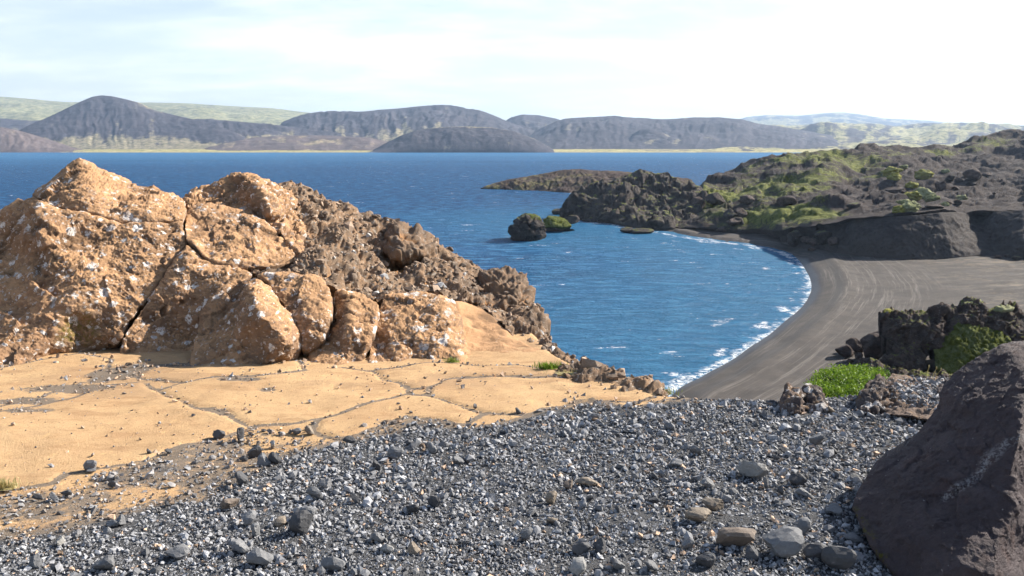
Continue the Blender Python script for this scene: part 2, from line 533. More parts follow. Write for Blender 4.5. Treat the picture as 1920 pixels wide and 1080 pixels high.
def mat_ground():
    m = M('tan_bedrock')
    gv = m.attr('gravel'); ck = m.attr('grit')
    n1 = m.noise(1.3, 5, .6); n2 = m.noise(9, 6, .65); n3 = m.noise(60, 4, .7)
    tan = m.mix(m.rng(n1, .3, .7), (0.52, 0.345, 0.185), (0.45, 0.29, 0.155))
    tan = m.mix(m.rng(n2, .5, .72, 0, .55), tan, (0.41, 0.24, 0.12))
    tan = m.mix(m.rng(m.noise(.8, 6, .68, m.map(m.pos, (.7, 1.3, 1), loc=(4, 4, 0))), .50, .62, 0, .75), tan, (0.38, 0.245, 0.14))
    tan = m.mix(m.rng(m.noise(16, 4, .6, m.map(m.pos, (1, .35, 1), loc=(2, 2, 2))), .58, .74, 0, .5), tan, (0.70, 0.45, 0.215))
    tan = m.mix(m.rng(n3, .54, .70, 0, .75), tan, (0.27, 0.155, 0.08))
    tan = m.mix(m.rng(m.noise(3.2, 5, .7, m.map(m.pos, (.6, 1.6, 1))), .50, .66, 0, .65), tan, (0.34, 0.20, 0.105))
    tan = m.mix(m.rng(m.voro(38, m.warp(20, .04)), .08, .16, .75, 0), tan, (0.19, 0.12, 0.07))
    grit = m.mix(m.noise(90, 4, .75), (0.07, 0.058, 0.05), (0.30, 0.235, 0.175))
    edge = m.math('ADD', ck, m.math('MULTIPLY', m.math('SUBTRACT', m.noise(16, 5, .7), .5), .9))
    c = m.mix(m.rng(edge, .42, .62), tan, grit)
    gc = m.mix(m.noise(140, 4, .8), (0.022, 0.022, 0.025), (0.13, 0.13, 0.133))  # gravel bed painted dark to stand in for shadow gaps between stones
    ge = m.math('ADD', gv, m.math('MULTIPLY', m.math('SUBTRACT', m.noise(7, 5, .7), .5), .7))
    c = m.mix(m.rng(ge, .42, .68), c, gc)
    h = m.math('ADD', m.math('MULTIPLY', n3, .7), m.math('MULTIPLY', m.noise(150, 3, .7), .5))
    h = m.math('ADD', h, m.math('MULTIPLY', m.math('MULTIPLY', m.rng(m.voro(75), .0, .5, 1, 0), m.rng(ge, .4, .7)), 1.2))
    return m.end(c, .93, m.bump(h, .8, .012), .12)

def mat_sand():
    """black volcanic sand with lighter wheel tracks along the bay"""
    m = M('black_sand')
    al = m.attr('along'); ac = m.attr('across')
    n = m.noise(.35, 6, .6); n2 = m.noise(4, 5, .7)
    c = m.mix(m.rng(n, .35, .68), (0.054, 0.047, 0.043), (0.084, 0.072, 0.064))
    c = m.mix(m.rng(n2, .45, .75, 0, .6), c, (0.07, 0.063, 0.06))
    v = m.n('ShaderNodeCombineXYZ'); m.set(v.inputs[0], m.math('MULTIPLY', al, .03)); m.set(v.inputs[1], ac)
    v1 = m.warp(.9, .5, v.outputs[0])
    tr = m.noise(1.3, 5, .75, v1)
    inl = m.rng(ac, 13, 25, 1, .0)
    c = m.mix(m.math('MULTIPLY', m.rng(tr, .50, .66, 0, .85), inl), c, (0.155, 0.137, 0.122))
    c = m.mix(m.math('MULTIPLY', m.rng(m.noise(.5, 6, .72, m.map(m.pos, (.16, 1, 1), (0, 0, R(12))), .6), .5, .68, 0, .4), m.rng(ac, 16, 34)), c, (0.185, 0.165, 0.148))
    c = m.mix(m.rng(m.noise(2.6, 4, .7, m.map(v1, loc=(3, 7, 0))), .58, .66, 0, .7), c, m.mix(inl, c, (0.055, 0.05, 0.048)))
    wet = m.rng(ac, 0.2, 2.6, 1, 0)
    c = m.mix(wet, c, (0.045, 0.044, 0.047))
    berm = m.math('MULTIPLY', m.rng(ac, 3.0, 4.2), m.rng(ac, 5.6, 4.6))
    c = m.mix(m.math('MULTIPLY', berm, .6), c, (0.06, 0.056, 0.055))
    grass = m.math('MULTIPLY', m.rng(m.noise(.55, 7, .78, m.map(m.pos, (.45, 1, 1), (0, 0, R(14)))), .50, .62), m.rng(m.math('ADD', ac, m.math('MULTIPLY', m.noise(.08, 3), 16)), 22, 36))
    c = m.mix(m.math('MULTIPLY', grass, .65), c, (0.20, 0.16, 0.115))
    c = m.mix(m.math('MULTIPLY', m.rng(m.noise(.12, 5, .65, m.map(m.pos, (.35, 1, 1))), .48, .64), m.rng(ac, 12, 24, 0, .75)), c, (0.052, 0.045, 0.042))
    h = m.math('ADD', m.math('MULTIPLY', tr, .8), m.math('MULTIPLY', m.noise(6, 4, .7), .4))
    return m.end(c, m.rng(wet, 0, 1, .95, .45), m.bump(h, .4, .10), .2)

def mat_land(name, rock, moss, sand, moss_lo=.45, scale=1.0, sandy=.5, mossgain=1.0, attr=False, bmp=.6, small=1.0, streak=False):
    """hillside: dark rock, cinder and patches of moss"""
    m = M(name)
    z = m.slope()
    n1 = m.noise(.05 * scale, 7, .62); n2 = m.noise(.3 * scale * small, 6, .65); n3 = m.noise(1.6 * scale * small, 5, .7)
    c = m.mix(m.rng(n2, .35, .65), rock, sand)
    c = m.mix(m.rng(n1, sandy, sandy + .12), c, sand)
    c = m.mix(m.rng(n3, .45, .75, 0, .55), c, tuple(q * .5 for q in rock))
    mv = m.math('ADD', m.math('MULTIPLY', n1, .65), m.math('MULTIPLY', n2, .4))
    mv = m.math('ADD', mv, m.math('MULTIPLY', m.math('SUBTRACT', n3, .5), .25))
    if streak:
        c = m.mix(m.rng(m.attr('streak'), .55, .95, 0, .45), c, tuple(q * 1.6 for q in sand)); c = m.mix(m.rng(m.attr('streak'), .45, .05, 0, .5), c, tuple(q * .6 for q in rock))
    if attr: mv = m.math('ADD', mv, m.math('MULTIPLY', m.math('SUBTRACT', m.attr('moss'), .5), .9))
    k = m.rng(mv, moss_lo, moss_lo + .13)
    k = m.math('MULTIPLY', k, m.rng(z, .15, .6))
    mc = m.mix(m.rng(m.noise(.5 * scale * small, 5, .6), .35, .65), moss, tuple(q * f for q, f in zip(moss, (1.9, 1.75, 2.0))))
    mc = m.mix(m.rng(m.noise(1.1 * scale * small, 4, .6), .45, .7, 0, .7), mc, tuple(q * .42 for q in moss))
    c = m.mix(m.math('MULTIPLY', k, mossgain), c, mc)
    h = m.math('ADD', m.math('MULTIPLY', n3, .6), m.math('MULTIPLY', m.noise(5 * scale * small, 4, .7), .35))
    return m.end(c, .95, m.bump(h, bmp, .5 / scale), .1)

def mat_lava(name, base=(0.062, 0.047, 0.041), speck=.5, scale=1.0, mossy=0.0):
    m = M(name)
    n1 = m.noise(1.1 * scale, 6, .65); n2 = m.noise(7 * scale, 5, .7)
    c = m.mix(m.rng(n1, .35, .65), base, tuple(q * 1.9 for q in base))
    c = m.mix(m.rng(n2, .5, .75, 0, .7), c, tuple(q * .4 for q in base))
    sp = m.math('MULTIPLY', m.rng(m.voro(5.5 * scale, m.warp(9 * scale, .12 / scale)), .10, .2, 1, 0), m.rng(m.noise(.9 * scale, 3), .52, .62))
    c = m.mix(m.math('MULTIPLY', sp, speck), c, (0.5, 0.49, 0.47))
    if mossy:
        up = m.slope()
        k = m.rng(m.math('ADD', up, m.math('MULTIPLY', m.math('SUBTRACT', n1, .5), 1.4)), 1.0 - mossy, 1.25 - mossy)
        c = m.mix(k, c, m.mix(m.rng(n2, .4, .65), (0.085, 0.115, 0.02), (0.22, 0.22, 0.06)))
    h = m.math('ADD', m.math('MULTIPLY', n2, .6), m.math('MULTIPLY', m.noise(28 * scale, 4, .7), .3))
    return m.end(c, .92, m.bump(h, .9, .25 / scale), .15)

def mat_boulder():
    m = M('dark_basalt')
    n1 = m.noise(2.4, 6, .6); n2 = m.noise(22, 6, .68)
    c = m.mix(m.rng(n1, .35, .65), (0.058, 0.043, 0.045), (0.086, 0.066, 0.068))
    c = m.mix(m.rng(n2, .48, .72, 0, .55), c, (0.032, 0.025, 0.024))
    c = m.mix(m.rng(m.noise(5, 4, .6, m.map(m.pos, loc=(2, 9, 1))), .56, .68, 0, .5), c, (0.088, 0.050, 0.042))
    # pale vein of salts running up the face
    vein = m.attr('vein')
    k = m.math('MULTIPLY', vein, m.rng(m.noise(55, 6, .8), .46, .58))
    c = m.mix(m.math('MULTIPLY', k, .8), c, (0.40, 0.38, 0.37))
    c = m.mix(m.math('MULTIPLY', m.rng(m.voro(30, m.warp(25, .04)), .04, .09, 1, 0), m.rng(m.noise(4, 3), .5, .6)), c, (0.42, 0.40, 0.38))
    c = m.mix(m.math('MULTIPLY', m.attr('foot'), m.rng(m.noise(24, 4, .7), .5, .62)), c, (0.10, 0.09, 0.015))
    h = m.math('ADD', m.math('MULTIPLY', n2, .7), m.math('MULTIPLY', m.noise(120, 4, .7), .3))
    return m.end(c, .8, m.bump(h, 1.0, .03), .25)

def mat_water():
    m = M('lake_water')
    sh = m.attr('shore'); far = m.attr('far')
    wv = m.map(m.pos, (.55, 1.0, 1), (0, 0, R(-24)))
    a = m.noise(.55, 6, .62, m.map(m.pos, (.35, 1.0, 1), (0, 0, R(-24))), .35)
    b = m.noise(2.6, 5, .65, wv, .2)
    big = m.noise(.075, 4, .6, m.map(m.pos, (.5, 1.1, 1), (0, 0, R(-20))))
    c = m.mix(m.rng(big, .35, .65), (0.003, 0.040, 0.125), (0.006, 0.062, 0.180))
    c = m.mix(m.rng(m.math('ADD', m.math('MULTIPLY', a, .6), m.math('MULTIPLY', b, .4)), .47, .60, 0, .95), c, (0.050, 0.200, 0.375))  # bright crests over dark troughs: ripple light painted into the water colour
    c = m.mix(m.rng(sh, 0, 80, .62, 0), c, (0.026, 0.160, 0.300))
    c = m.mix(m.rng(far, 160, 420, 0, .6), c, m.mix(m.rng(a, .44, .62), (0.002, 0.028, 0.090), (0.010, 0.075, 0.190)))
    # wind lane of lighter, choppier water under the far shore
    lane = m.rng(m.math('ADD', far, m.math('MULTIPLY', m.math('SUBTRACT', m.noise(.004, 4, .6, m.map(m.pos, (.4, 1, 1))), .5), 900)), 700, 1900)
    c = m.mix(m.math('MULTIPLY', lane, .6), c, (0.035, 0.17, 0.34))
    # surf along the beach and scattered whitecaps
    br = m.noise(.13, 4, .6, m.map(m.pos, loc=(7, 2, 0)))
    fine = m.noise(1.5, 6, .75, None, .6)
    s2 = m.math('ADD', sh, m.math('MULTIPLY', m.math('SUBTRACT', m.noise(.32, 4, .6), .5), 5.0))
    edge = m.rng(s2, .2, 1.3, 1, 0)
    b1 = m.math('MULTIPLY', m.math('MULTIPLY', m.rng(s2, 1.2, 1.9), m.rng(s2, 3.4, 2.2)), m.rng(br, .52, .60))
    b2 = m.math('MULTIPLY', m.math('MULTIPLY', m.rng(s2, 6.0, 7.0), m.rng(s2, 8.6, 7.4)), m.rng(m.noise(.11, 4, .6, m.map(m.pos, loc=(1, 8, 0))), .60, .68))
    foam = m.math('MAXIMUM', edge, m.math('MAXIMUM', b1, b2))
    foam = m.math('MULTIPLY', foam, m.rng(fine, .42, .56))
    cap = m.math('MULTIPLY', m.rng(m.noise(.16, 6, .74, m.map(m.pos, (.42, 1.0, 1), (0, 0, R(-18)))), .635, .665), m.rng(m.noise(.9, 4, .7), .42, .55))
    foam = m.math('MAXIMUM', foam, m.math('MULTIPLY', cap, .9))
    c = m.mix(foam, c, (0.82, 0.84, 0.86))
    h = m.math('ADD', m.math('MULTIPLY', a, 1.0), m.math('MULTIPLY', b, .30))
    h = m.math('ADD', h, m.math('MULTIPLY', m.noise(9, 3, .6, wv), .05))
    nrm = m.bump(h, 1.0, 1.7)
    df = m.n('ShaderNodeBsdfDiffuse'); m.set(df.inputs['Color'], c); m.set(df.inputs['Normal'], nrm)
    gl = m.n('ShaderNodeBsdfGlossy'); m.set(gl.inputs['Normal'], nrm); gl.inputs['Roughness'].default_value = .22
    lw = m.n('ShaderNodeFresnel'); lw.inputs['IOR'].default_value = 1.33; m.set(lw.inputs['Normal'], nrm)
    mx = m.n('ShaderNodeMixShader'); m.set(mx.inputs[0], m.math('MULTIPLY', m.math('MINIMUM', lw.outputs[0], .34), m.rng(foam, 0, 1, .62, .05)))
    m.t.links.new(df.outputs[0], mx.inputs[1]); m.t.links.new(gl.outputs[0], mx.inputs[2]); m.t.links.new(mx.outputs[0], m.o.inputs['Surface'])
    return m.m
    return m.end(c, m.math('ADD', m.rng(far, 150, 1500, .16, .34), m.math('MULTIPLY', foam, .5)), nrm, m.rng(foam, 0, 1, .24, .1))

MT = dict(
    tuff=mat_tuff('orange_tuff', .78, 0, .35), tuffb=mat_tuff('orange_tuff_mossy', .66, 0, .4, None),
    tuffs=mat_tuff('orange_tuff_smooth', .22, .6, .05), tuffm=mat_tuff('orange_tuff_sparse', .62, .2, .25),
    breccia=mat_breccia(), gravel=mat_stone('gravel_stone', False), stone=mat_stone('loose_stone', True), ground=mat_ground(), sand=mat_sand(),
    lava=mat_lava('dark_lava'), lavam=mat_lava('dark_lava_mossy', mossy=.16), boulder=mat_boulder(), water=mat_water(),
    cliff=mat_lava('headland_rock', (0.052, 0.043, 0.038), .25, .35, .12),
    hillside=mat_land('mossy_cinder_slope', (0.042, 0.034, 0.032), (0.092, 0.104, 0.026), (0.068, 0.055, 0.050), .50, 1.0, .45, 1, True, .9),
    scarp=mat_land('black_sand_slope', (0.045, 0.039, 0.038), (0.10, 0.12, 0.04), (0.068, 0.059, 0.055), .78, 1.0, .4, .6, False, .5),
    cape=mat_land('cape_rock', (0.055, 0.040, 0.034), (0.13, 0.125, 0.045), (0.085, 0.058, 0.045), .52, 1.0, .55, 1, False, .8),
    ash=mat_land('dark_ash', (0.042, 0.039, 0.050), (0.225, 0.205, 0.115), (0.074, 0.067, 0.078), .59, .10, .5, .8, True, .5, 1.2, streak=True),
    ashb=mat_land('brown_ash', (0.105, 0.080, 0.076), (0.27, 0.235, 0.125), (0.150, 0.115, 0.104), .68, .10, .5, .7, True, .4, 1.2, streak=True),
    plain=mat_land('grassy_plain', (0.13, 0.11, 0.09), (0.27, 0.25, 0.10), (0.24, 0.19, 0.12), .40, .06, .5, 1, True, .3, 1.5),
    green=mat_land('green_upland', (0.11, 0.11, 0.075), (0.19, 0.195, 0.095), (0.15, 0.145, 0.095), .33, .05, .5, 1, True, .3),
    field=mat_land('mossy_lava_field', (0.055, 0.050, 0.055), (0.25, 0.24, 0.11), (0.10, 0.086, 0.086), .53, .07, .45, 1, True, .6, 1.2, streak=True),
)

# ------------------------------------------------------------------ the lake
SHORE_PX = [(1150, 790), (1240, 737), (1300, 712), (1370, 675), (1440, 630), (1490, 592), (1515, 565), (1524, 545), (1521, 520), (1501, 490), (1460, 471),
            (1400, 459), (1330, 452), (1280, 445), (1245, 438), (1190, 431), (1150, 421), (1090, 416), (1060, 409)]
SHORE = PZ(np.array([q[0] for q in SHORE_PX]), np.array([q[1] for q in SHORE_PX]), np.zeros(len(SHORE_PX)))[:, :2]
def grid(xs, ys):
    X, Y = np.meshgrid(xs, ys); n, k = len(ys), len(xs)
    i = (np.arange(n - 1)[:, None] * k + np.arange(k - 1)[None, :]).ravel()
    return X.ravel(), Y.ravel(), np.stack([i, i + 1, i + k + 1, i + k], 1)
xs = np.unique(np.concatenate([np.linspace(-9000, -60, 26), np.arange(-60, 120, 1.2), np.linspace(120, 9000, 26)]))
ys = np.unique(np.concatenate([[-400, -100, 0, 30], np.arange(55, 280, 1.2), np.linspace(280, 2200, 40)]))
X, Y, F = grid(xs, ys)
sh = seg_dist(np.stack([X, Y], 1), SHORE, False)
build('lake', np.stack([X, Y, 0 * X], 1), F, MT['water'], kind='structure', attrs={'shore': sh, 'far': np.hypot(X, Y)},
      label='blue windblown lake reaching to the far hills')

# ------------------------------------------------------------------ far shore
def hill(name, crest, dc, df, zf, mat, label, prof=1.25, amp=.05, wl=250., nt_=54, step=2.4, moss=.5, seed=1, gully=.0, foot_px=None, backside=.35):
    """ridge surveyed along its skyline; falls to a foot nearer the lake and away behind"""
    a0, b0 = crest[0], crest[-1]
    crest = ([(-900, 284), (-420, .6 * a0[1] + 92)] if a0[0] < -40 else [(a0[0] - 45, 287)]) + list(crest) + ([(2450, .7 * b0[1] + 75), (2900, 284)] if b0[0] > 2000 else [(b0[0] + 60, 287)])
    c = np.array(crest, float)
    px = np.arange(c[0, 0], c[-1, 0] + step, step)
    py = np.interp(px, c[:, 0], c[:, 1])
    for _ in range(2): py[1:-1] = (py[:-2] + 2 * py[1:-1] + py[2:]) / 4
    d = np.full(len(px), dc) if np.isscalar(dc) else np.interp(px, *np.array(dc, float).T)
    f = np.full(len(px), df) if np.isscalar(df) else np.interp(px, *np.array(df, float).T)
    top = P(px, py, d)
    u = top[:, 0] / top[:, 1]
    H = np.maximum(top[:, 2] - zf, .5)
    ts = np.concatenate([np.linspace(0, 1, nt_), 1 + np.linspace(.1, 1, 8)])
    V = []
    for t in ts:
        if t <= 1:
            yy = f + (d - f) * t; z = zf + H * (t ** prof * (1 - .18 * t * t) / .82 if prof > 1 else t ** prof)
        else:
            yy = d + (d - f) * (t - 1); z = top[:, 2] - H * (backside * (t - 1) + .3 * (t - 1) ** 2)
        V.append(np.stack([u * yy, yy, z], 1))
    n = len(px); V = np.concatenate(V); T = np.repeat(ts, n)
    mask = np.clip(np.sin(np.clip(T, 0, 1) * math.pi), 0, 1) ** .6 * .93 + .07
    Hh = np.tile(H, len(ts))
    q = V * np.array([1, 1, 0]) / wl
    V[:, 2] += mask * Hh * amp * 2.2 * fbm(q, 1, 5, seed)
    if gully:
        ang = V[:, 0] / V[:, 1]
        g = fbm(np.stack([ang * 75 + .5 * fbm(V, 1 / 150., 2, seed), T * 1.6, 0 * T], 1), 1, 5, seed + 40, .6, ridged=True)
        V[:, 2] += mask * Hh * gully * g
    V[:, 2] += mask * 3.0 * fbm(V * np.array([1, 1, 0]), 1 / 40., 3, seed + 9)
    i = (np.arange(len(ts) - 1)[:, None] * n + np.arange(n - 1)[None, :]).ravel()
    Fq = np.stack([i, i + 1, i + n + 1, i + n], 1)
    ms = moss(T, V) if callable(moss) else np.full(len(V), moss)
    ang = V[:, 0] / V[:, 1]
    st = fbm(np.stack([ang * 90 + .3 * fbm(V, 1 / 90., 2, seed), T * 1.6, 0 * T], 1), 1, 4, seed + 70, .62)
    ms = ms + .16 * st + .20 * fbm(np.stack([ang * 26, T * 3, 0 * T], 1), 1, 4, seed + 80)
    return build(name, V, Fq, mat, kind='structure', label=label, attrs={'moss': ms, 'streak': .5 + .6 * st})
top_moss = lambda T, V: .42 + .45 * sstep(.93, 1.0, T) + .0 * T
low_moss = lambda T, V: .42 + .42 * sstep(.42, .05, T)

xs = np.linspace(-6500, 9000, 130); ys = np.concatenate([np.linspace(2022, 3000, 40), np.linspace(3100, 9500, 30)])
X, Y, F = grid(xs, ys)
Z = -1 + np.minimum((Y - 2022) * .05, 6) + (Y - 2022) * .004 + 2.5 * fbm(np.stack([X, Y, 0 * X], 1), 1 / 220., 4, 3) * sstep(2022, 2200, Y)
build('plain', np.stack([X, Y, Z], 1), F, MT['plain'], kind='structure', attrs={'moss': np.full(len(X), .52)}, label='flat grassy plain along the far lake shore')

hill('hill', [(-90, 176), (0, 181), (50, 185), (120, 191), (200, 192), (280, 192), (330, 193), (400, 197), (460, 200), (510, 203), (560, 209), (620, 215), (700, 225), (760, 236)],
     5600, 3300, 25, MT['green'], 'long pale green upland behind the pointed dark hill', .8, .07, 500, moss=.55, seed=11)
hill('hill', [(-90, 226), (0, 222), (60, 226), (110, 224), (150, 232), (200, 245), (260, 262)], 3600, 2600, 8, MT['ash'], 'low purple terrace at the far bank behind the brown slope', .7, .10, 300, seed=61, moss=.55)
hill('hill', [(25, 250), (60, 232), (80, 224), (100, 215), (125, 203), (150, 191), (172, 182), (190, 179), (212, 181), (235, 186), (262, 193), (290, 207), (320, 215), (350, 221), (400, 232), (450, 252), (500, 278)],
     [(25, 2500), (190, 3000), (500, 2350)], 2230, 6, MT['ash'], 'pointed dark ash cone, tallest hill over the far shore', 1.25, .045, 260, moss=low_moss, seed=21, gully=.045)
hill('hill', [(300, 262), (335, 236), (350, 229), (375, 226), (420, 226), (462, 229), (520, 235), (560, 240), (620, 246), (700, 256), (770, 272)],
     2900, 2300, 6, MT['ash'], 'flat topped dark terrace right of the pointed ash cone', .75, .10, 220, moss=low_moss, seed=31, gully=.085)
hill('hill', [(530, 228), (560, 217), (590, 212), (640, 210), (680, 209), (740, 204), (790, 199), (830, 197), (858, 202), (880, 206), (900, 208), (930, 219), (960, 232), (1010, 246), (1060, 268)],
     3400, 2450, 6, MT['ash'], 'long dark mountain with a gentle dome behind the island-like headland', 1.05, .08, 300, moss=lambda T, V: .43 + .25 * sstep(.5, .1, T), seed=41, gully=.085)
hill('hill', [(380, 276), (430, 262), (480, 257), (540, 254), (620, 254), (690, 258), (740, 268), (790, 280)],
     2420, 2110, 2, MT['ashb'], 'low rounded purple mound near the far shore', .8, .10, 160, moss=.60, seed=51)
hill('hill', [(-120, 220), (-60, 230), (0, 238), (40, 246), (80, 258), (120, 270), (160, 280), (190, 286)],
     2330, 2032, -1, MT['ashb'], 'brown purple slope falling to the lake at the photo edge', .9, .06, 160, moss=.46, seed=71, gully=.085)
hill('hill', [(925, 244), (955, 222), (970, 217), (985, 215), (1010, 216), (1045, 223), (1080, 238)],
     3700, 2900, 8, MT['ash'], 'small dark knob between the long mountain and the crater ridge', 1.0, .07, 250, moss=.46, seed=81, gully=.085)
hill('hill', [(1370, 228), (1400, 219), (1440, 216), (1500, 217), (1550, 212), (1582, 211), (1620, 216), (1660, 222), (1740, 226), (1770, 229), (1785, 234), (1810, 242)],
     9200, 7000, 60, MT['field'], 'faraway blue table mountain under the pale sky', .6, .10, 700, moss=.54, seed=91)
hill('hill', [(970, 262), (1010, 242), (1040, 228), (1060, 222), (1100, 220), (1150, 218), (1190, 222), (1250, 224), (1300, 220), (1350, 220), (1390, 224), (1420, 232), (1480, 240), (1560, 254)],
     3100, 2330, 5, MT['ash'], 'dark crater ridge with a level rim over the far shore', 1.15, .06, 240, moss=lambda T, V: .40 + .5 * sstep(.985, 1.0, T), seed=101, gully=.085)
hill('hill', [(1170, 272), (1185, 252), (1200, 243), (1218, 241), (1240, 247), (1262, 258), (1285, 270), (1300, 276)],
     2560, 2380, 8, MT['ash'], 'small dark spur in front of the crater ridge', .8, .12, 90, moss=.5, seed=111)
hill('hill', [(1240, 266), (1320, 251), (1400, 241), (1480, 235), (1560, 233), (1640, 237), (1700, 236), (1760, 234), (1820, 232), (1900, 235), (2000, 237), (2120, 232)],
     4600, 2500, 5, MT['field'], 'wide mossy lava field rising right of the crater ridge', .85, .22, 320, moss=.58, seed=121)
hill('hill', [(1240, 284), (1300, 278), (1350, 272), (1400, 270), (1440, 273), (1480, 276), (1560, 272), (1620, 267), (1680, 262), (1740, 268), (1800, 268), (1900, 262), (2100, 262)],
     2650, 2060, -1, MT['field'], 'low moss covered lava bank along the right part of the far shore', .7, .22, 140, moss=.60, seed=131)
hill('hill', [(680, 288), (700, 281), (720, 270), (750, 255), (770, 248), (800, 241), (840, 238), (880, 237), (920, 239), (960, 246), (1000, 260), (1030, 276), (1050, 288)],
     2160, 2012, -2, MT['ash'], 'dark humped headland like an island before the far hills', .62, .07, 110, moss=top_moss, seed=141, gully=.08)

# ------------------------------------------------------------------ black beach
def surv(lst): return [(a, b, str(c)) for a, b, c in lst]
bo = surv([(1190, 800, -2), (1205, 752, -1.4), (1228, 722, -1.4), (1290, 697, -1.4), (1355, 660, -1.4), (1420, 615, -1.4), (1465, 578, -1.4), (1490, 552, -1.4), (1493, 530, -1.4), (1478, 505, -1.4),
           (1440, 485, -1.4), (1385, 470, -1.4), (1320, 462, -1.4), (1260, 450, -1.4), (1215, 441, -1.), (1165, 428, -.8), (1180, 418, 1), (1260, 420, 1.3), (1330, 416, 1.5), (1400, 412, 1.6), (1500, 430, 1.6),
           (1600, 440, 1.8), (1750, 440, 2.2), (2050, 440, 3), (2750, 440, 3.5), (2850, 560, 4.5), (2850, 820, 6), (1950, 880, 3), (1600, 870, 2), (1300, 870, 1)])
bi = surv([(1240, 737, 0), (1300, 712, 0), (1370, 675, 0), (1440, 630, 0), (1490, 592, 0), (1515, 565, 0), (1524, 545, 0), (1521, 520, 0), (1501, 490, 0), (1460, 471, 0), (1400, 459, 0), (1330, 452, 0),
           (1280, 445, 0), (1245, 438, 0), (1195, 431, .1),
           (1330, 720, 1.2), (1420, 665, 1.2), (1490, 615, 1.2), (1535, 575, 1.2), (1552, 540, 1.2), (1545, 510, 1.2), (1515, 482, 1.2), (1450, 458, 1.2), (1380, 448, 1.1), (1300, 439, 1.0),
           (1400, 760, 1.6), (1500, 690, 1.6), (1570, 620, 1.6), (1620, 560, 1.6), (1620, 510, 1.6), (1560, 475, 1.6), (1700, 520, 1.9), (1700, 620, 2.0), (1600, 700, 2.0), (1900, 500, 2.6), (1900, 560, 3.2), (1800, 660, 2.8), (1950, 700, 3.6)])
V, F = front(bo, bi, 40, 3, 7)
XY = V[:, :2]
dsh = seg_dist(XY, SHORE, False)
A = SHORE[:-1]; B = SHORE[1:]; acc = np.concatenate([[0], np.cumsum(np.linalg.norm(B - A, axis=1))])
best = np.full(len(XY), 1e18); along = np.zeros(len(XY))
for k, (a, b) in enumerate(zip(A, B)):
    ab = b - a; t = np.clip(((XY - a) @ ab) / (ab @ ab), 0, 1); dq = ((XY - a - t[:, None] * ab) ** 2).sum(1)
    nw = dq < best; best = np.where(nw, dq, best); along = np.where(nw, acc[k] + t * math.sqrt(ab @ ab), along)
V[:, 2] += .12 * fbm(V * np.array([1, 1, 0]), .12, 4, 5) * sstep(2, 8, dsh) + .35 * np.exp(-((dsh - 5.5) / 1.6) ** 2) * (V[:, 2] > .1)
tr = fbm(np.stack([along * .02, dsh * .7, 0 * dsh], 1), 1, 3, 8)
V[:, 2] += .05 * tr * sstep(6, 9, dsh) * sstep(25, 15, dsh)
V[:, 2] += .28 * fbm(V * np.array([.5, 1, 0]), .22, 4, 15) * sstep(16, 30, dsh)
BEACH = (V, F)
build('beach', V, F, MT['sand'], kind='structure', attrs={'along': along, 'across': np.where(V[:, 2] > 0, dsh, 0)}, label='curving black sand beach with wheel tracks')

# ------------------------------------------------------------------ peninsula across the bay
def displace(V, F, amps, seed=0):
    N = vnormals(V, F); h = np.zeros(len(V), np.float32)
    for kind, amp, sc, octv in amps:
        seed += 7
        if kind == 'f': h += amp * fbm(V, sc, octv, seed)
        elif kind == 'r': h += amp * fbm(V, sc, octv, seed, ridged=True)
        elif kind == 'q':
            Vw = V + (.12 / sc) * np.stack([fbm(V, sc * 1.5, 2, seed + 1), fbm(V, sc * 1.5, 2, seed + 2), fbm(V, sc * 1.5, 2, seed + 3)], 1)
            h += amp * facets(Vw, sc, seed).astype(np.float32)
        elif kind == 'c':                      # lumps with creases between them
            Vw = V + (.25 / sc) * np.stack([fbm(V, sc, 2, seed + 1), fbm(V, sc, 2, seed + 2), fbm(V, sc, 2, seed + 3)], 1)
            f1, f2, cid = worley(Vw, sc, seed); h += amp * (sstep(0, .35, f2 - f1) * (.4 + .9 * cid) - .45)
        elif kind == 'p':                      # pits
            f1, f2, cid = worley(V, sc, seed); h -= amp * sstep(.36, .10, f1) * sstep(.5, .9, cid + .6 * fbm(V, sc * .18, 2, seed + 3))
    return V + N * h[:, None], h
def skirt(V, F, back, drop): return close(V, F, back, drop, .95)

def land(name, outline, inner, amps, mat, label, seed, back=30, drop=.8, fine=3., soft=2, moss=None, coarse=26, damp=22):
    V, F = front(outline, inner, coarse, soft, fine)
    V0 = V; e_ = seg_dist(project(V), [(p[0], p[1]) for p in outline])
    V, h = displace(V, F, amps, seed)
    V = V0 + (V - V0) * (.25 + .75 * np.clip(e_ / np.where(project(V0)[:, 1] > 372, damp, min(damp, 6)), 0, 1))[:, None]
    V = relax(V, F, 1, .6)
    bvh = BVHTree.FromPolygons([tuple(v) for v in V], [tuple(map(int, f)) for f in F])
    q = project(V)
    V2, F2 = close(V, F, back, drop, .97)
    ms = np.full(len(V2), .5)
    if moss is not None: ms[:len(V)] = moss(q)
    build(name, V2, F2, mat, kind='structure', label=label, attrs={'moss': ms})
    return bvh
def blobs(q, lst, base=.3):
    r = np.full(len(q), base)
    for x, y, a, b, v in lst:
        k = np.exp(-(((q[:, 0] - x) / a) ** 2 + ((q[:, 1] - y) / b) ** 2))
        r = r + (v - r) * k
    return r

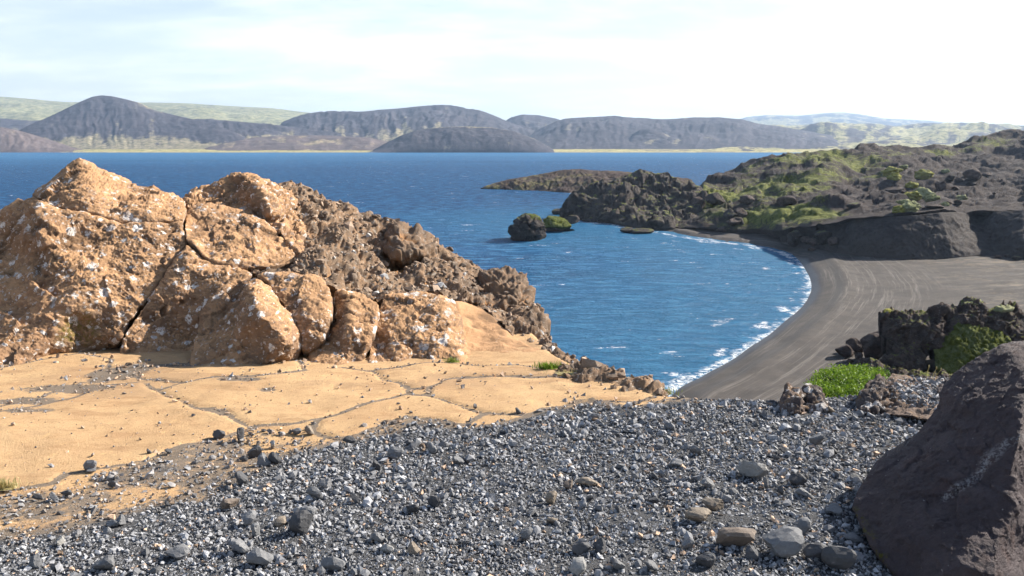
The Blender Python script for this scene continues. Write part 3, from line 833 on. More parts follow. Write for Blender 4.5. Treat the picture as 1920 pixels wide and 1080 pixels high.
land('headland', [(894, 357, '-1'), (900, 353, 437), (915, 347, 440), (930, 342, 443), (960, 336, 446), (1000, 329, 450), (1040, 321, 452), (1080, 317, 455), (1110, 320, 455), (1150, 321, 452), (1200, 324, 440), (1250, 331, 430), (1300, 335, 420),
                  (1310, 374, '-1'), (1240, 376, '-1'), (1180, 373, '-1'), (1110, 366, '-1'), (1065, 366, '-1'), (1030, 363, '-1'), (990, 361, '-1'), (940, 359, '-1')],
     [(940, 350, 433), (980, 345, 430), (1030, 340, 428), (1070, 332, 435), (1060, 350, 415), (1110, 345, 410), (1110, 330, 428), (1150, 340, 412), (1200, 345, 408), (1000, 338, 440)],
     [('f', 1.6, .06, 4), ('r', 1.2, .2, 3), ('c', .7, .35, 1)], MT['cape'], 'low rocky cape with mossy top, farther of the two headlands', 3, 40, .5, 2.4, damp=5)

land('headland', [(1056, 412, '-1'), (1057, 395, 268), (1059, 382, 269), (1066, 370, 270), (1075, 357, 271), (1084, 362, 270), (1095, 352, 273), (1120, 341, 276), (1140, 345, 275), (1165, 332, 281), (1190, 326, 285), (1215, 325, 284), (1240, 330, 282), (1262, 338, 278), (1290, 344, 272), (1312, 350, 268),
                  (1330, 372, 258), (1320, 395, 248), (1300, 420, '1.5'), (1260, 430, '.5'), (1225, 436, '-.6'), (1190, 433, '-.8'), (1150, 425, '-1'), (1100, 421, '-1')],
     [(1075, 375, 264), (1085, 395, 260), (1110, 370, 264), (1120, 355, 270), (1120, 395, 256), (1150, 385, 257), (1150, 355, 270), (1160, 405, 250), (1190, 360, 270), (1190, 390, 256), (1200, 412, 244), (1215, 345, 276), (1230, 375, 266), (1240, 400, 250), (1250, 355, 270), (1265, 370, 258), (1290, 365, 259), (1290, 385, 254), (1270, 400, 247), (1270, 415, 240)],
     [('f', 1.8, .06, 4), ('r', 1.8, .12, 4), ('q', 2.2, .16, 1), ('q', .9, .5, 1), ('c', .3, .9, 1)], MT['cliff'], 'dark rock headland with steep mossy cliffs over the bay', 5, 40, .6, 2.0, 1, damp=5)

HILL = land('hillside', [(1240, 432, '-.5'), (1265, 415, 245), (1290, 395, 255), (1310, 372, 262), (1312, 350, 290), (1330, 333, 330), (1350, 328, 335), (1375, 322, 338), (1400, 310, 340), (1415, 305, 340), (1430, 305, 338), (1450, 297, 340), (1480, 289, 345),
                         (1520, 286, 350), (1560, 284, 355), (1600, 282, 360), (1616, 276, 362), (1635, 276, 362), (1650, 280, 365), (1700, 279, 375), (1740, 278, 385), (1780, 276, 395), (1805, 270, 400), (1825, 260, 405), (1850, 256, 410), (1870, 250, 412), (1880, 244, 412), (1895, 242, 412), (1910, 247, 410), (1960, 242, 400), (2080, 240, 390), (2400, 244, 350), (2700, 262, 300),
                         (2760, 400, 118), (2300, 394, 140), (2080, 393, 156), (1920, 397, 168), (1830, 401, 177), (1760, 402, 165), (1680, 410, 166), (1600, 417, 169), (1540, 427, 176), (1500, 434, 186), (1470, 442, 192), (1430, 436, 208), (1380, 434, 214), (1320, 432, 220)],
            [(1340, 415, 228), (1400, 418, 224), (1340, 385, 250), (1360, 350, 290), (1380, 375, 258), (1390, 395, 240), (1440, 405, 226), (1500, 405, 220), (1420, 360, 268), (1430, 330, 300), (1440, 385, 244), (1470, 345, 275), (1500, 330, 290), (1490, 375, 248), (1530, 322, 282), (1520, 345, 262), (1545, 370, 246),
             (1560, 345, 268), (1560, 395, 222), (1600, 340, 285), (1600, 370, 250), (1610, 400, 205), (1650, 390, 212), (1640, 365, 252), (1650, 330, 298), (1560, 305, 318), (1620, 305, 325), (1600, 320, 305), (1680, 300, 340), (1690, 330, 300), (1700, 360, 258), (1720, 385, 222), (1750, 310, 345), (1760, 340, 292), (1780, 370, 240), (1800, 390, 200), (1820, 300, 360), (1830, 330, 310), (1850, 360, 255), (1850, 285, 385), (1880, 270, 400), (1900, 300, 365), (1900, 340, 290), (1920, 375, 220), (1960, 320, 320), (2100, 300, 330), (2300, 320, 270), (2500, 310, 260)],
            [('f', 3.0, .035, 4), ('r', 3.4, .05, 4), ('q', 1.6, .11, 1), ('f', .5, .25, 3), ('q', .5, .5, 1)], MT['hillside'], 'hillside of dark cinder, rock and moss beyond the beach', 9, 40, .6, 2.9, 2,
            lambda q: blobs(q, [(1420, 395, 110, 35, .62), (1500, 400, 90, 14, .75), (1470, 350, 90, 30, .58), (1530, 355, 50, 18, .62), (1600, 310, 90, 22, .55), (1680, 320, 60, 25, .50), (1560, 290, 120, 8, .6), (1600, 355, 40, 14, .22), (1740, 350, 60, 40, .2),
                                (1880, 345, 110, 50, .05), (1800, 380, 200, 20, .1), (1850, 265, 60, 14, .5), (1650, 378, 45, 22, .25), (1350, 360, 60, 25, .55), (1760, 285, 90, 8, .55)], .42))

SCARP = land('sand_bluff', [(1462, 456, '1'), (1462, 446, 200), (1475, 436, 197), (1510, 430, 190), (1540, 425, 180), (1570, 420, 175.5), (1600, 414, 170.5), (1640, 411, 168), (1680, 406, 165.5), (1720, 404, 164.5), (1760, 399, 164.5), (1800, 398, 169), (1825, 401, 180), (1845, 400, 181), (1870, 398, 172), (1920, 394, 167), (2080, 390, 156), (2300, 391, 140), (2760, 396, 118),
                            (2780, 560, '3.5'), (2300, 515, '2.8'), (2090, 503, '2.5'), (1960, 497, '2.3'), (1890, 487, '2.2'), (1850, 484, '2'), (1790, 489, '1.8'), (1720, 491, '1.6'), (1690, 490, '1.5'), (1640, 487, '1.4'), (1580, 479, '1.3'), (1530, 472, '1.2'), (1490, 462, '1')],
             [(1560, 450, 174), (1620, 452, 165), (1680, 448, 161.5), (1740, 446, 160.5), (1790, 465, 158.5), (1840, 440, 171), (1850, 465, 164), (1885, 440, 163), (1920, 450, 156), (1820, 420, 176)],
             [('f', .9, .10, 4), ('r', .5, .3, 3), ('c', .22, .8, 1)], MT['scarp'], 'steep bluff of black sand in its own shade behind the beach', 13, 20, .35, 2.4, 1)

# ------------------------------------------------------------------ the ledge in front
EDGE = [(-14., 13.2)] + [tuple(P(np.array([a]), np.array([600]), np.array([d]))[0][:2]) for a, d in
        ((300, 13.2), (640, 13.2), (930, 12.2), (985, 9.9), (1030, 8.1), (1110, 7.1), (1190, 6.58), (1252, 6.3), (1350, 6.22), (1460, 6.2), (1540, 6.25), (1640, 6.5), (1780, 6.7), (1920, 7.2))] + [(9., 9.5), (16., 11.), (45., 16.), (45., -40.), (-45., -40.), (-45., 14.)]
def poly_ground(pts):
    q = np.array(pts, float); return G(q[:, 0], q[:, 1])[:, :2]
SLABS = [poly_ground(p) for p in (
    [(467, 713), (567, 700), (640, 690), (698, 697), (715, 713), (748, 721), (763, 737), (707, 753), (640, 770), (600, 782), (540, 792), (470, 795), (443, 785), (417, 769), (367, 764), (333, 752), (300, 735), (330, 724), (400, 714)],
    [(700, 695), (773, 684), (840, 679), (907, 686), (973, 688), (1040, 698), (1083, 712), (1040, 708), (973, 705), (873, 708), (833, 712), (807, 725), (770, 730), (750, 719), (717, 712)],
    [(807, 731), (833, 715), (873, 711), (940, 709), (1040, 711), (1083, 715), (1150, 723), (1246, 741), (1190, 758), (1080, 754), (980, 778), (903, 771), (873, 764), (840, 753), (807, 744)],
    [(640, 773), (707, 756), (763, 740), (800, 744), (840, 755), (873, 766), (903, 776), (870, 792), (760, 780), (700, 802), (640, 820), (585, 806), (600, 786)],
    [(-460, 905), (-200, 830), (0, 775), (60, 765), (150, 742), (190, 724), (262, 719), (298, 738), (365, 768), (440, 789), (472, 800), (400, 819), (330, 838), (270, 858), (120, 885), (90, 904), (0, 912), (-200, 935), (-480, 1000)],
    [(-420, 760), (-60, 700), (0, 690), (150, 662), (205, 675), (195, 700), (140, 718), (60, 747), (0, 760), (-200, 812), (-440, 880)],
    [(265, 712), (262, 704), (300, 688), (360, 686), (480, 683), (560, 678), (567, 697), (467, 710), (400, 711), (353, 719), (300, 714)],
)]
GRAVEL_LINE = poly_ground([(-520, 1110), (-120, 1010), (0, 995), (110, 985), (230, 965), (330, 935), (430, 885), (520, 850), (600, 830), (700, 812), (770, 790), (870, 795), (980, 777), (1080, 751), (1190, 757), (1262, 742), (1420, 690), (2300, 660), (2300, 1500), (-700, 1500)])
TAN_LINE = poly_ground([(-520, 1030), (-120, 930), (0, 905), (90, 896), (270, 850), (400, 808), (480, 800), (600, 800), (760, 775), (870, 790), (980, 775), (1080, 750), (1190, 757), (1262, 742), (1420, 690), (2300, 660), (2300, 1500), (-700, 1500)])
def gravelness(Q):
    """0 on bare rock, 1 in the gravel"""
    wq = Q + .10 * np.stack([fbm(np.c_[Q, 0 * Q[:, 0]], 2.2, 3, 3), fbm(np.c_[Q, 0 * Q[:, 0]], 2.2, 3, 4)], 1)
    s1 = np.where(inside(wq, GRAVEL_LINE), 1, -1) * seg_dist(wq, GRAVEL_LINE)
    s2 = np.where(inside(wq, TAN_LINE), 1, -1) * seg_dist(wq, TAN_LINE)
    g = sstep(-.10, .35, s1) * .75 + sstep(-.03, .25, s2) * .30
    n = fbm(np.c_[Q, 0 * Q[:, 0]] * np.array([1, 1.6, 1]), 1.1, 4, 14)
    return np.clip(g + .30 * n * sstep(-.1, .1, s2) * (1 - sstep(.1, .8, s1)), 0, 1)
def zbase(Q):
    x, y = Q[:, 0], Q[:, 1]
    z = CZ - EYE - SLOPE * y
    z = z + .035 * fbm(np.c_[Q, 0 * x], .5, 4, 21)
    s = np.where(inside(Q, EDGE), -1, 1) * seg_dist(Q, EDGE)
    o = np.clip(s, 0, 1e9)
    drop = .9 * o + .0 * np.clip(o - 1.0, 0, 1e9)
    drop = drop * (1 + .0 * o) + sstep(.5, 4, o) * 1.2 * fbm(np.c_[Q, 0 * x], .3, 4, 22)
    return np.maximum(z - drop, -3)
def zground(Q):
    Q = np.asarray(Q, float)
    return zbase(Q)
xs = np.unique(np.concatenate([np.arange(-46, -6, 2.), np.arange(-6, 6, .03), np.arange(6, 12, .3), np.arange(12, 46, 2.)]))
ys = np.unique(np.concatenate([np.arange(-40, 1.4, 2.), np.arange(1.4, 2.4, .1), np.arange(2.4, 9.6, .028), np.arange(9.6, 14, .2), np.arange(14, 70, 1.5)]))
X, Y, F = grid(xs, ys)
Q = np.stack([X, Y], 1)
Z = zbase(Q)
nearb = (np.abs(X) < 6.2) & (Y > 2.2) & (Y < 9.7)
Qn = Q[nearb]
warp = Qn + .035 * np.stack([fbm(np.c_[Qn, 0 * Qn[:, 0]], 3., 3, 31), fbm(np.c_[Qn, 0 * Qn[:, 0]], 3., 3, 32)], 1)
sid = np.full(len(Q), -1); lift = np.zeros(len(Q)); grit = np.zeros(len(Q))
for k, pl in enumerate(SLABS):
    ins = inside(warp, pl); e = seg_dist(warp[ins], pl)
    ii = np.where(nearb)[0][ins]
    sid[ii] = k; lift[ii] = .013 * sstep(.0, .035, e); grit[ii] = .6 * sstep(.022, .0, e)
outside = nearb & (sid < 0)
allp = np.min([seg_dist(Q[outside], pl) for pl in SLABS], 0)
gr = np.zeros(len(Q)); gr[nearb] = gravelness(Qn); gr[~nearb] = .0
gr[(~nearb) & (Y < 3)] = 1
gr = np.maximum(gr, sstep(1.6, 2.0, X))
grit[outside] = np.clip(sstep(.11, .0, allp) * .85, 0, 1)
# dark pans of grit lying on the slabs
for (px, py, a, b) in ((225, 700, .34, .22), (130, 728, .5, .10), (40, 752, .40, .07), (60, 772, .22, .05), (450, 718, .25, .05), (500, 735, .10, .04), (330, 690, .30, .04)):
    c = G(np.array([px]), np.array([py]))[0][:2]
    d = ((Qn - c) / np.array([a, b * 2.2])); k = np.exp(-(d ** 2).sum(1) * 1.2) * (1 + .5 * fbm(np.c_[Qn, 0 * Qn[:, 0]], 5., 3, 41))
    grit[nearb] = np.maximum(grit[nearb], np.clip(k * 1.0, 0, .95)); lift[nearb] *= 1 - np.clip(k, 0, 1)
Z = Z + lift
Z[nearb] += .010 * fbm(np.c_[Qn, 0 * Qn[:, 0]], 3, 5, 51, .55) + .004 * gr[nearb] * fbm(np.c_[Qn, 0 * Qn[:, 0]], 22, 2, 52)
o_edge = np.where(inside(Q, EDGE), 0, seg_dist(Q, EDGE)); grit = np.maximum(grit, sstep(.0, .12, o_edge))
grit = np.maximum(grit, .62 * sstep(.05, .35, gr) * (gr > .02))
GV = np.stack([X, Y, Z], 1)
fid = sid[F]; fs = np.where((fid == fid[:, :1]).all(1), fid[:, 0], -1)
def sub(mask):
    f = F[mask]; u, inv = np.unique(f, return_inverse=True)
    return GV[u], inv.reshape(f.shape), {'gravel': gr[u], 'grit': grit[u]}
v_, f_, a_ = sub(fs < 0)
gobj = build('ground', v_, f_, MT['ground'], kind='structure', attrs=a_, label='ledge of tan bedrock and grey gravel falling away to the lake')
gobj['_base'] = [0., 0., 0.]
for k in range(len(SLABS)):
    v_, f_, a_ = sub(fs == k)
    build('bedrock_slab', v_, f_, MT['ground'], parent=gobj, attrs=a_)

# ------------------------------------------------------------------ orange outcrop on the ledge
N = None
outc = root('rock_outcrop', (-2.2, 8.2, 22.8), 'large orange tuff outcrop with white lichen and deep cracks above the tan ledge', 'rock')
def block(name, outline, inner, mat, amps, seed, parent, back=1.2, fine=2.3, bevel=.07, bevel_px=12, soft=2, label=None, coarse=24, extra=None, drop=.55, lam=.5, edge=.6, post=0, **kw):
    if parent.name == 'rock_outcrop':
        dp = lambda L: [(a, b, c if c is None or c < 7.9 else 7.9 + (c - 7.9) * 1.38) for a, b, c in L]
        outline, inner = dp(outline), dp(inner)
    V, F = front(outline, inner, coarse, soft, fine, bevel, bevel_px, lam)
    V0 = V; e_ = seg_dist(project(V), [(p[0], p[1]) for p in outline])
    V, h = displace(V, F, amps, seed)
    V = V0 + (V - V0) * (edge + (1 - edge) * np.clip(e_ / 16, 0, 1))[:, None]
    if post: V = relax(V, F, post, .6)
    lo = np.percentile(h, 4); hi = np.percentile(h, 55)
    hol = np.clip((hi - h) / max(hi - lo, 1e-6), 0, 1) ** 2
    nfront = len(V); q = project(V)
    V2, F2 = close(V, F, back, drop)
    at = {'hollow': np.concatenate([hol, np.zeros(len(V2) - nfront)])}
    for k, fn in (extra or {}).items():
        at[k] = np.concatenate([fn(q, V), np.zeros(len(V2) - nfront)])
    o = build(name, V2, F2, mat, parent=parent, attrs=at, label=label, **kw)
    return o, V, F
PIT = [('f', .04, 1.8, 3), ('q', .055, 1.9, 1), ('q', .024, 5, 1), ('r', .014, 6, 3), ('f', .022, 10, 3), ('p', .030, 9, 1), ('p', .014, 24, 1), ('f', .009, 34, 2)]
SMO = [('f', .04, 2., 3), ('f', .010, 10, 3), ('p', .008, 24, 1)]
MOSSPT = P(np.array([150]), np.array([622]), np.array([8.25]))[0]
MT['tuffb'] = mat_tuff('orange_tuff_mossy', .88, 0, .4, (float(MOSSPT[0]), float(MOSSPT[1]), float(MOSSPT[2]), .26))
block('rock_slab', [(60, 364, 9.55), (80, 348, 9.75), (105, 330, 9.9), (130, 308, 10.0), (148, 296, 10.05), (165, 302, 10.05), (190, 316, 10.1), (215, 329, 10.15), (245, 342, 10.2), (270, 347, 10.2), (287, 343, 10.2), (297, 352, 10.2), (320, 361, 10.1), (347, 376, 9.9), (349, 395, 9.6), (343, 413, 9.35), (280, 416, 9.2), (225, 418, 9.15), (190, 408, 9.15), (155, 398, 9.15), (100, 388, 9.15), (75, 375, 9.2)],
      [(150, 316, 9.78), (128, 348, 9.40), (180, 360, 9.36), (150, 380, 9.20), (230, 360, 9.66), (250, 395, 9.28), (300, 397, 9.38), (300, 370, 9.75), (90, 362, 9.33), (200, 337, 9.80)],
      MT['tuffm'], PIT, 101, outc, bevel=.03, bevel_px=5, soft=1, label='pointed top slab of the orange outcrop')
block('rock_block', [(-60, 420, 9.6), (-30, 410, 9.6), (0, 394, 9.55), (30, 376, 9.5), (60, 366, 9.4), (75, 376, 9.2), (100, 389, 9.12), (155, 399, 9.1), (190, 409, 9.1), (225, 419, 9.1), (280, 417, 9.15), (341, 414, 9.3), (345, 440, 9.2), (350, 455, 9.1), (328, 485, 8.9), (298, 530, 8.65), (268, 570, 8.45), (238, 610, 8.3), (226, 635, 8.15), (213, 658, N), (150, 666, N), (90, 672, N), (30, 694, N), (-30, 704, N), (-80, 709, N), (-90, 560, 8.8)],
      [(30, 402, 9.25), (0, 440, 9.3), (20, 480, 9.0), (72, 430, 8.72), (100, 480, 8.55), (60, 540, 8.35), (0, 560, 8.35), (-40, 560, 8.5), (150, 440, 8.9), (200, 470, 8.82), (280, 450, 9.0), (300, 470, 8.95), (230, 520, 8.58), (160, 530, 8.42), (120, 580, 8.2), (190, 590, 8.28), (60, 610, 8.1), (0, 630, 8.0), (150, 625, 8.25), (200, 630, 8.2), (90, 640, 8.0)],
      MT['tuffb'], PIT, 111, outc, bevel=.03, bevel_px=5, soft=1)
block('rock_block', [(350, 394, 9.85), (357, 387, 9.95), (385, 382, 10), (420, 385, 10), (455, 393, 10), (488, 403, 9.95), (509, 425, 9.75), (526, 447, 9.55), (546, 470, 9.4), (556, 490, 9.25), (500, 500, 8.95), (440, 503, 8.86), (408, 497, 8.86), (382, 483, 8.9), (362, 459, 9.0), (347, 449, 9.1), (344, 420, 9.38)],
      [(380, 395, 9.72), (430, 400, 9.75), (470, 412, 9.7), (380, 425, 9.5), (440, 428, 9.52), (490, 437, 9.5), (400, 442, 9.4), (450, 445, 9.4), (500, 458, 9.38), (380, 455, 9.15), (430, 470, 9.05), (480, 480, 9.05), (520, 475, 9.3), (405, 478, 8.98)],
      MT['tuffm'], PIT, 121, outc, bevel=.03, bevel_px=5, soft=1)
block('rock_block', [(349, 459, 9.0), (372, 480, 8.95), (400, 496, 8.9), (445, 502, 8.85), (475, 515, 8.75), (455, 527, 8.6), (425, 545, 8.45), (398, 567, 8.3), (375, 592, 8.35), (374, 630, 8.4), (372, 672, N), (300, 672, N), (240, 672, N), (222, 666, 8.12), (232, 625, 8.2), (263, 579, 8.4), (298, 534, 8.6), (328, 489, 8.85)],
      [(350, 500, 8.72), (400, 517, 8.68), (340, 550, 8.5), (300, 580, 8.42), (330, 600, 8.5), (300, 630, 8.36), (270, 642, 8.25), (340, 640, 8.42), (370, 560, 8.55)],
      MT['tuff'], PIT, 131, outc, bevel=.03, bevel_px=5, soft=1)
block('rock_block', [(368, 605, 8.2), (380, 585, 8.3), (398, 562, 8.4), (425, 540, 8.5), (450, 522, 8.55), (480, 518, 8.55), (503, 535, 8.4), (513, 555, 8.25), (533, 582, 8.1), (548, 603, 8.0), (561, 628, 7.92), (564, 650, 7.88), (545, 684, N), (480, 698, N), (410, 706, N), (352, 708, N), (362, 650, 7.87)],
      [(482, 533, 8.25), (476, 556, 7.86), (486, 588, 7.58), (522, 622, 7.52), (545, 655, 7.52), (430, 600, 8.02), (450, 640, 7.80), (400, 640, 7.92), (400, 600, 8.14), (440, 560, 8.25), (510, 570, 8.06), (540, 610, 7.84)],
      MT['tuff'], PIT, 141, outc, bevel=.03, bevel_px=5, soft=1, label='pyramid shaped front block with a shaded left face')
block('rock_block', [(480, 517, 8.55), (510, 511, 8.6), (545, 508, 8.65), (590, 516, 8.6), (610, 529, 8.55), (622, 560, 8.30), (621, 600, 8.06), (606, 634, 7.93), (582, 654, 7.86), (566, 660, 7.84), (562, 628, 7.92), (549, 600, 8.03), (533, 578, 8.14), (515, 552, 8.3), (503, 532, 8.48)],
      [(550, 538, 8.35), (590, 548, 8.3), (570, 580, 8.05), (600, 590, 8.06), (590, 620, 7.92)], MT['tuff'], PIT, 151, outc, bevel=.03, bevel_px=5, soft=1)
block('rock_block', [(625, 545, 8.55), (640, 544, 8.65), (665, 549, 8.65), (690, 557, 8.6), (708, 570, 8.42), (711, 590, 8.24), (703, 620, 8.06), (692, 650, 7.93), (672, 686, N), (610, 700, N), (575, 690, N), (582, 657, 7.98), (608, 637, 8.15), (623, 605, 8.38), (627, 575, 8.58)],
      [(655, 562, 8.42), (680, 580, 8.36), (652, 600, 8.0), (642, 630, 7.9), (680, 620, 8.02), (610, 660, 7.88), (640, 660, 7.88)], MT['tuff'], PIT, 161, outc, bevel=.03, bevel_px=5, soft=1)
block('rock_block', [(711, 575, 8.6), (714, 555, 8.8), (735, 548, 8.9), (780, 545, 8.95), (820, 550, 8.9), (850, 562, 8.8), (862, 590, 8.6), (866, 620, 8.4), (876, 650, 8.25), (882, 680, N), (800, 686, N), (740, 688, N), (690, 692, N), (694, 650, 8.1), (704, 615, 8.25)],
      [(740, 570, 8.58), (790, 570, 8.58), (830, 580, 8.48), (740, 600, 8.33), (790, 600, 8.33), (840, 610, 8.28), (730, 630, 8.12), (715, 650, 8.25), (780, 640, 8.06), (840, 640, 8.1), (780, 665, 7.98)],
      MT['tuff'], PIT, 171, outc, bevel=.03, bevel_px=5, soft=1)
block('rock_block', [(848, 562, 9.0), (880, 568, 9.1), (905, 575, 9.1), (925, 590, 9.0), (940, 610, 8.8), (960, 630, 8.6), (990, 648, 8.3), (1020, 660, 8.1), (1045, 672, 8.0), (1065, 698, N), (1040, 710, N), (960, 704, N), (900, 700, N), (850, 698, N), (862, 640, 8.35), (858, 600, 8.65)],
      [(890, 600, 8.82), (900, 640, 8.45), (940, 650, 8.3), (900, 670, 8.12), (960, 675, 7.95), (1000, 680, 7.78), (1000, 662, 8.05)], MT['tuffs'], SMO, 181, outc, bevel=.05, bevel_px=9, soft=3, label='smooth orange ramp at the lake end of the outcrop')
block('rock_slab', [(342, 372, 10.7), (352, 358, 10.8), (370, 350, 10.9), (390, 347, 10.95), (405, 337, 11), (425, 328, 11.1), (447, 324, 11.1), (470, 328, 11.1), (497, 335, 11.1), (520, 347, 11.05), (550, 360, 10.9), (562, 400, 10.4), (572, 440, 9.9), (567, 490, 9.4), (548, 492, 9.4), (535, 470, 9.6), (515, 440, 9.8), (495, 414, 10.05), (450, 404, 10.2), (400, 394, 10.25), (350, 394, 10.2)],
      [(468, 336, 10.55), (485, 358, 10.15), (500, 391, 9.85), (523, 431, 9.60), (543, 461, 9.38), (420, 350, 10.85), (440, 375, 10.65), (390, 372, 10.75), (470, 392, 10.42), (500, 350, 10.72), (530, 380, 10.45), (540, 410, 10.15), (552, 440, 9.85)],
      MT['tuffm'], PIT + [('c', .05, 7, 1)], 191, outc, bevel=.05, bevel_px=8, soft=1)
block('rock_core', [(10, 420, 9.7), (80, 385, 9.9), (150, 350, 10.3), (250, 365, 10.4), (330, 385, 10.4), (400, 400, 10.5), (480, 420, 10.4), (560, 470, 9.9), (600, 530, 9.0), (690, 575, 8.9), (800, 570, 9.2), (860, 600, 8.9), (860, 680, 8.4), (700, 690, 8.3), (560, 690, 8.2), (380, 690, 8.3), (220, 670, 8.5), (20, 680, 8.5)],
      [(200, 500, 9.1), (350, 460, 9.4), (350, 560, 8.85), (450, 510, 9.1), (570, 600, 8.45), (650, 600, 8.6), (300, 600, 8.6), (700, 620, 8.55)], MT['tuffm'], [('f', .03, 3, 3)], 195, outc, fine=8, bevel=0)
CH = [('f', .14, 1.1, 3), ('q', .10, 2.2, 1), ('c', .05, 4.5, 1), ('q', .06, 5.5, 1), ('q', .035, 13, 1), ('c', .02, 16, 1), ('f', .012, 22, 3)]
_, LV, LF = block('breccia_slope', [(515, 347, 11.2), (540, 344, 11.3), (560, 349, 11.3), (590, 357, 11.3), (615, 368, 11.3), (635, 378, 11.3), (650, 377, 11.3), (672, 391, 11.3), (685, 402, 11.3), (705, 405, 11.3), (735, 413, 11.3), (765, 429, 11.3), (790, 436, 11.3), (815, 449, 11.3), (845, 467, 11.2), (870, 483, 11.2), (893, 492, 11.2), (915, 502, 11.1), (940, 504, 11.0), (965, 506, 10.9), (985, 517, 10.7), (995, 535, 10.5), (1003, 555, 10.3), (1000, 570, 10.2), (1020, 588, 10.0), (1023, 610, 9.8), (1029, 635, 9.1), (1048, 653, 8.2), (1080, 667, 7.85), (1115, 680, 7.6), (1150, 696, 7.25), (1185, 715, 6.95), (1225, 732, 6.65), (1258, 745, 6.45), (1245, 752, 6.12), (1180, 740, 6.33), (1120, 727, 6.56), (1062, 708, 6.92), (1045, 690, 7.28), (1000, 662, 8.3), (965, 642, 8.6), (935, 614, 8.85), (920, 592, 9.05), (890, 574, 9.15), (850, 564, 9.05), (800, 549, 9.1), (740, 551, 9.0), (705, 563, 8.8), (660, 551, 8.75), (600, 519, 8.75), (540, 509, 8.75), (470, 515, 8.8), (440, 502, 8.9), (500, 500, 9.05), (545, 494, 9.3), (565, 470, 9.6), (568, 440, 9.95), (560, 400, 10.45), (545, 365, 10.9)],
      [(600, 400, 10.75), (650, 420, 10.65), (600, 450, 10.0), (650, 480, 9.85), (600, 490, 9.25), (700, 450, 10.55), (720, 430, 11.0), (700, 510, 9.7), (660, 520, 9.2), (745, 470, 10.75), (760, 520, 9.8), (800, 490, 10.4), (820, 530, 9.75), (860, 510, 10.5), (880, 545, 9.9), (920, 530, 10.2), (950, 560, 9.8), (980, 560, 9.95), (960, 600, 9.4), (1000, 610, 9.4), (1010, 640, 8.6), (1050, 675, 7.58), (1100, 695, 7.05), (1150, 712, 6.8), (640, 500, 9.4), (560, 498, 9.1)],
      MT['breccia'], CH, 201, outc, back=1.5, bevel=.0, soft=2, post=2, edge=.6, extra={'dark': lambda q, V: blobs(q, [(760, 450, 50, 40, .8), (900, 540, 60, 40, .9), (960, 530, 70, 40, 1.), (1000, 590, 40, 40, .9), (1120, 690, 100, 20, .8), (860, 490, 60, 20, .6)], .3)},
      label='rough brown breccia slope of the outcrop facing the lake')

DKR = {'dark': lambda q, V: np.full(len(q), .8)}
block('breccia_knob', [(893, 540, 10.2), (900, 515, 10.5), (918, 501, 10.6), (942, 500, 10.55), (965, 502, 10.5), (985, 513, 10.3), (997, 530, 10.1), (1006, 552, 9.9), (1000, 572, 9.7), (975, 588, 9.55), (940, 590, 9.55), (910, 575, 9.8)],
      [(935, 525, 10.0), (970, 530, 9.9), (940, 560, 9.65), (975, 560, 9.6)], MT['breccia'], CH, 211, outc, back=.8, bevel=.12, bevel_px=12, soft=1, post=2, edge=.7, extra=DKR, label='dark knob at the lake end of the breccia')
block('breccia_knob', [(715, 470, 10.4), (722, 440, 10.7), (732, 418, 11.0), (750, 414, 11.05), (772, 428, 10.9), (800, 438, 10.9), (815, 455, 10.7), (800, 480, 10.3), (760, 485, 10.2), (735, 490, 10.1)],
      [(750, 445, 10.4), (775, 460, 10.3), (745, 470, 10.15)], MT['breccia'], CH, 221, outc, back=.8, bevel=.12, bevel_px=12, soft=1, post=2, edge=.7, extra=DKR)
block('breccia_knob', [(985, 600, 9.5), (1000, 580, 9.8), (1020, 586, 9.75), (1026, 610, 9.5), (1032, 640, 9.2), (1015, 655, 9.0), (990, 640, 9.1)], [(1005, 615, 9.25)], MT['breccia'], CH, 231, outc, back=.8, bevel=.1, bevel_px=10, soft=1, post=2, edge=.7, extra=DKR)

# ------------------------------------------------------------------ loose stones
def ico(level):
    bm = bmesh.new(); bmesh.ops.create_icosphere(bm, subdivisions=level, radius=1)
    bm.verts.ensure_lookup_table()
    v = np.array([tuple(q.co) for q in bm.verts]); f = np.array([[q.index for q in t.verts] for t in bm.faces]); bm.free()
    return v, f
ICO = {k: ico(k) for k in (1, 2, 3, 4)}
_c = np.array([(a, b, c) for a in (-1, 1) for b in (-1, 1) for c in (-1, 1)], float) * .62
ICO[0] = (_c, np.array([(0, 1, 3), (0, 3, 2), (4, 6, 7), (4, 7, 5), (0, 4, 5), (0, 5, 1), (2, 3, 7), (2, 7, 6), (0, 2, 6), (0, 6, 4), (1, 5, 7), (1, 7, 3)]))
def stone_shape(level, seed, planes=11, flat=(1, .8, .62), rough=.06, lo=.62, hi=1.0):
    """broken stone: a lump cut by flat faces"""
    g = np.random.default_rng(seed)
    v, f = ICO[level]
    if level == 0:                            # angular chip
        return (v * g.uniform(.55, 1.15, (8, 1)) + g.normal(0, .22, (8, 3))) * np.array(flat), f
    n = g.normal(size=(planes, 3)); n /= np.linalg.norm(n, axis=1)[:, None]
    h = g.uniform(lo, hi, planes)
    dt = v @ n.T
    r = np.where(dt > .05, h / np.maximum(dt, .05), 9).min(1)
    r = np.minimum(r, 1.12)
    p = v * r[:, None] * np.array(flat)
    if rough: p = p * (1 + rough * fbm(v + seed * 3.1, 1.8, 3, seed))[:, None]
    return p, f
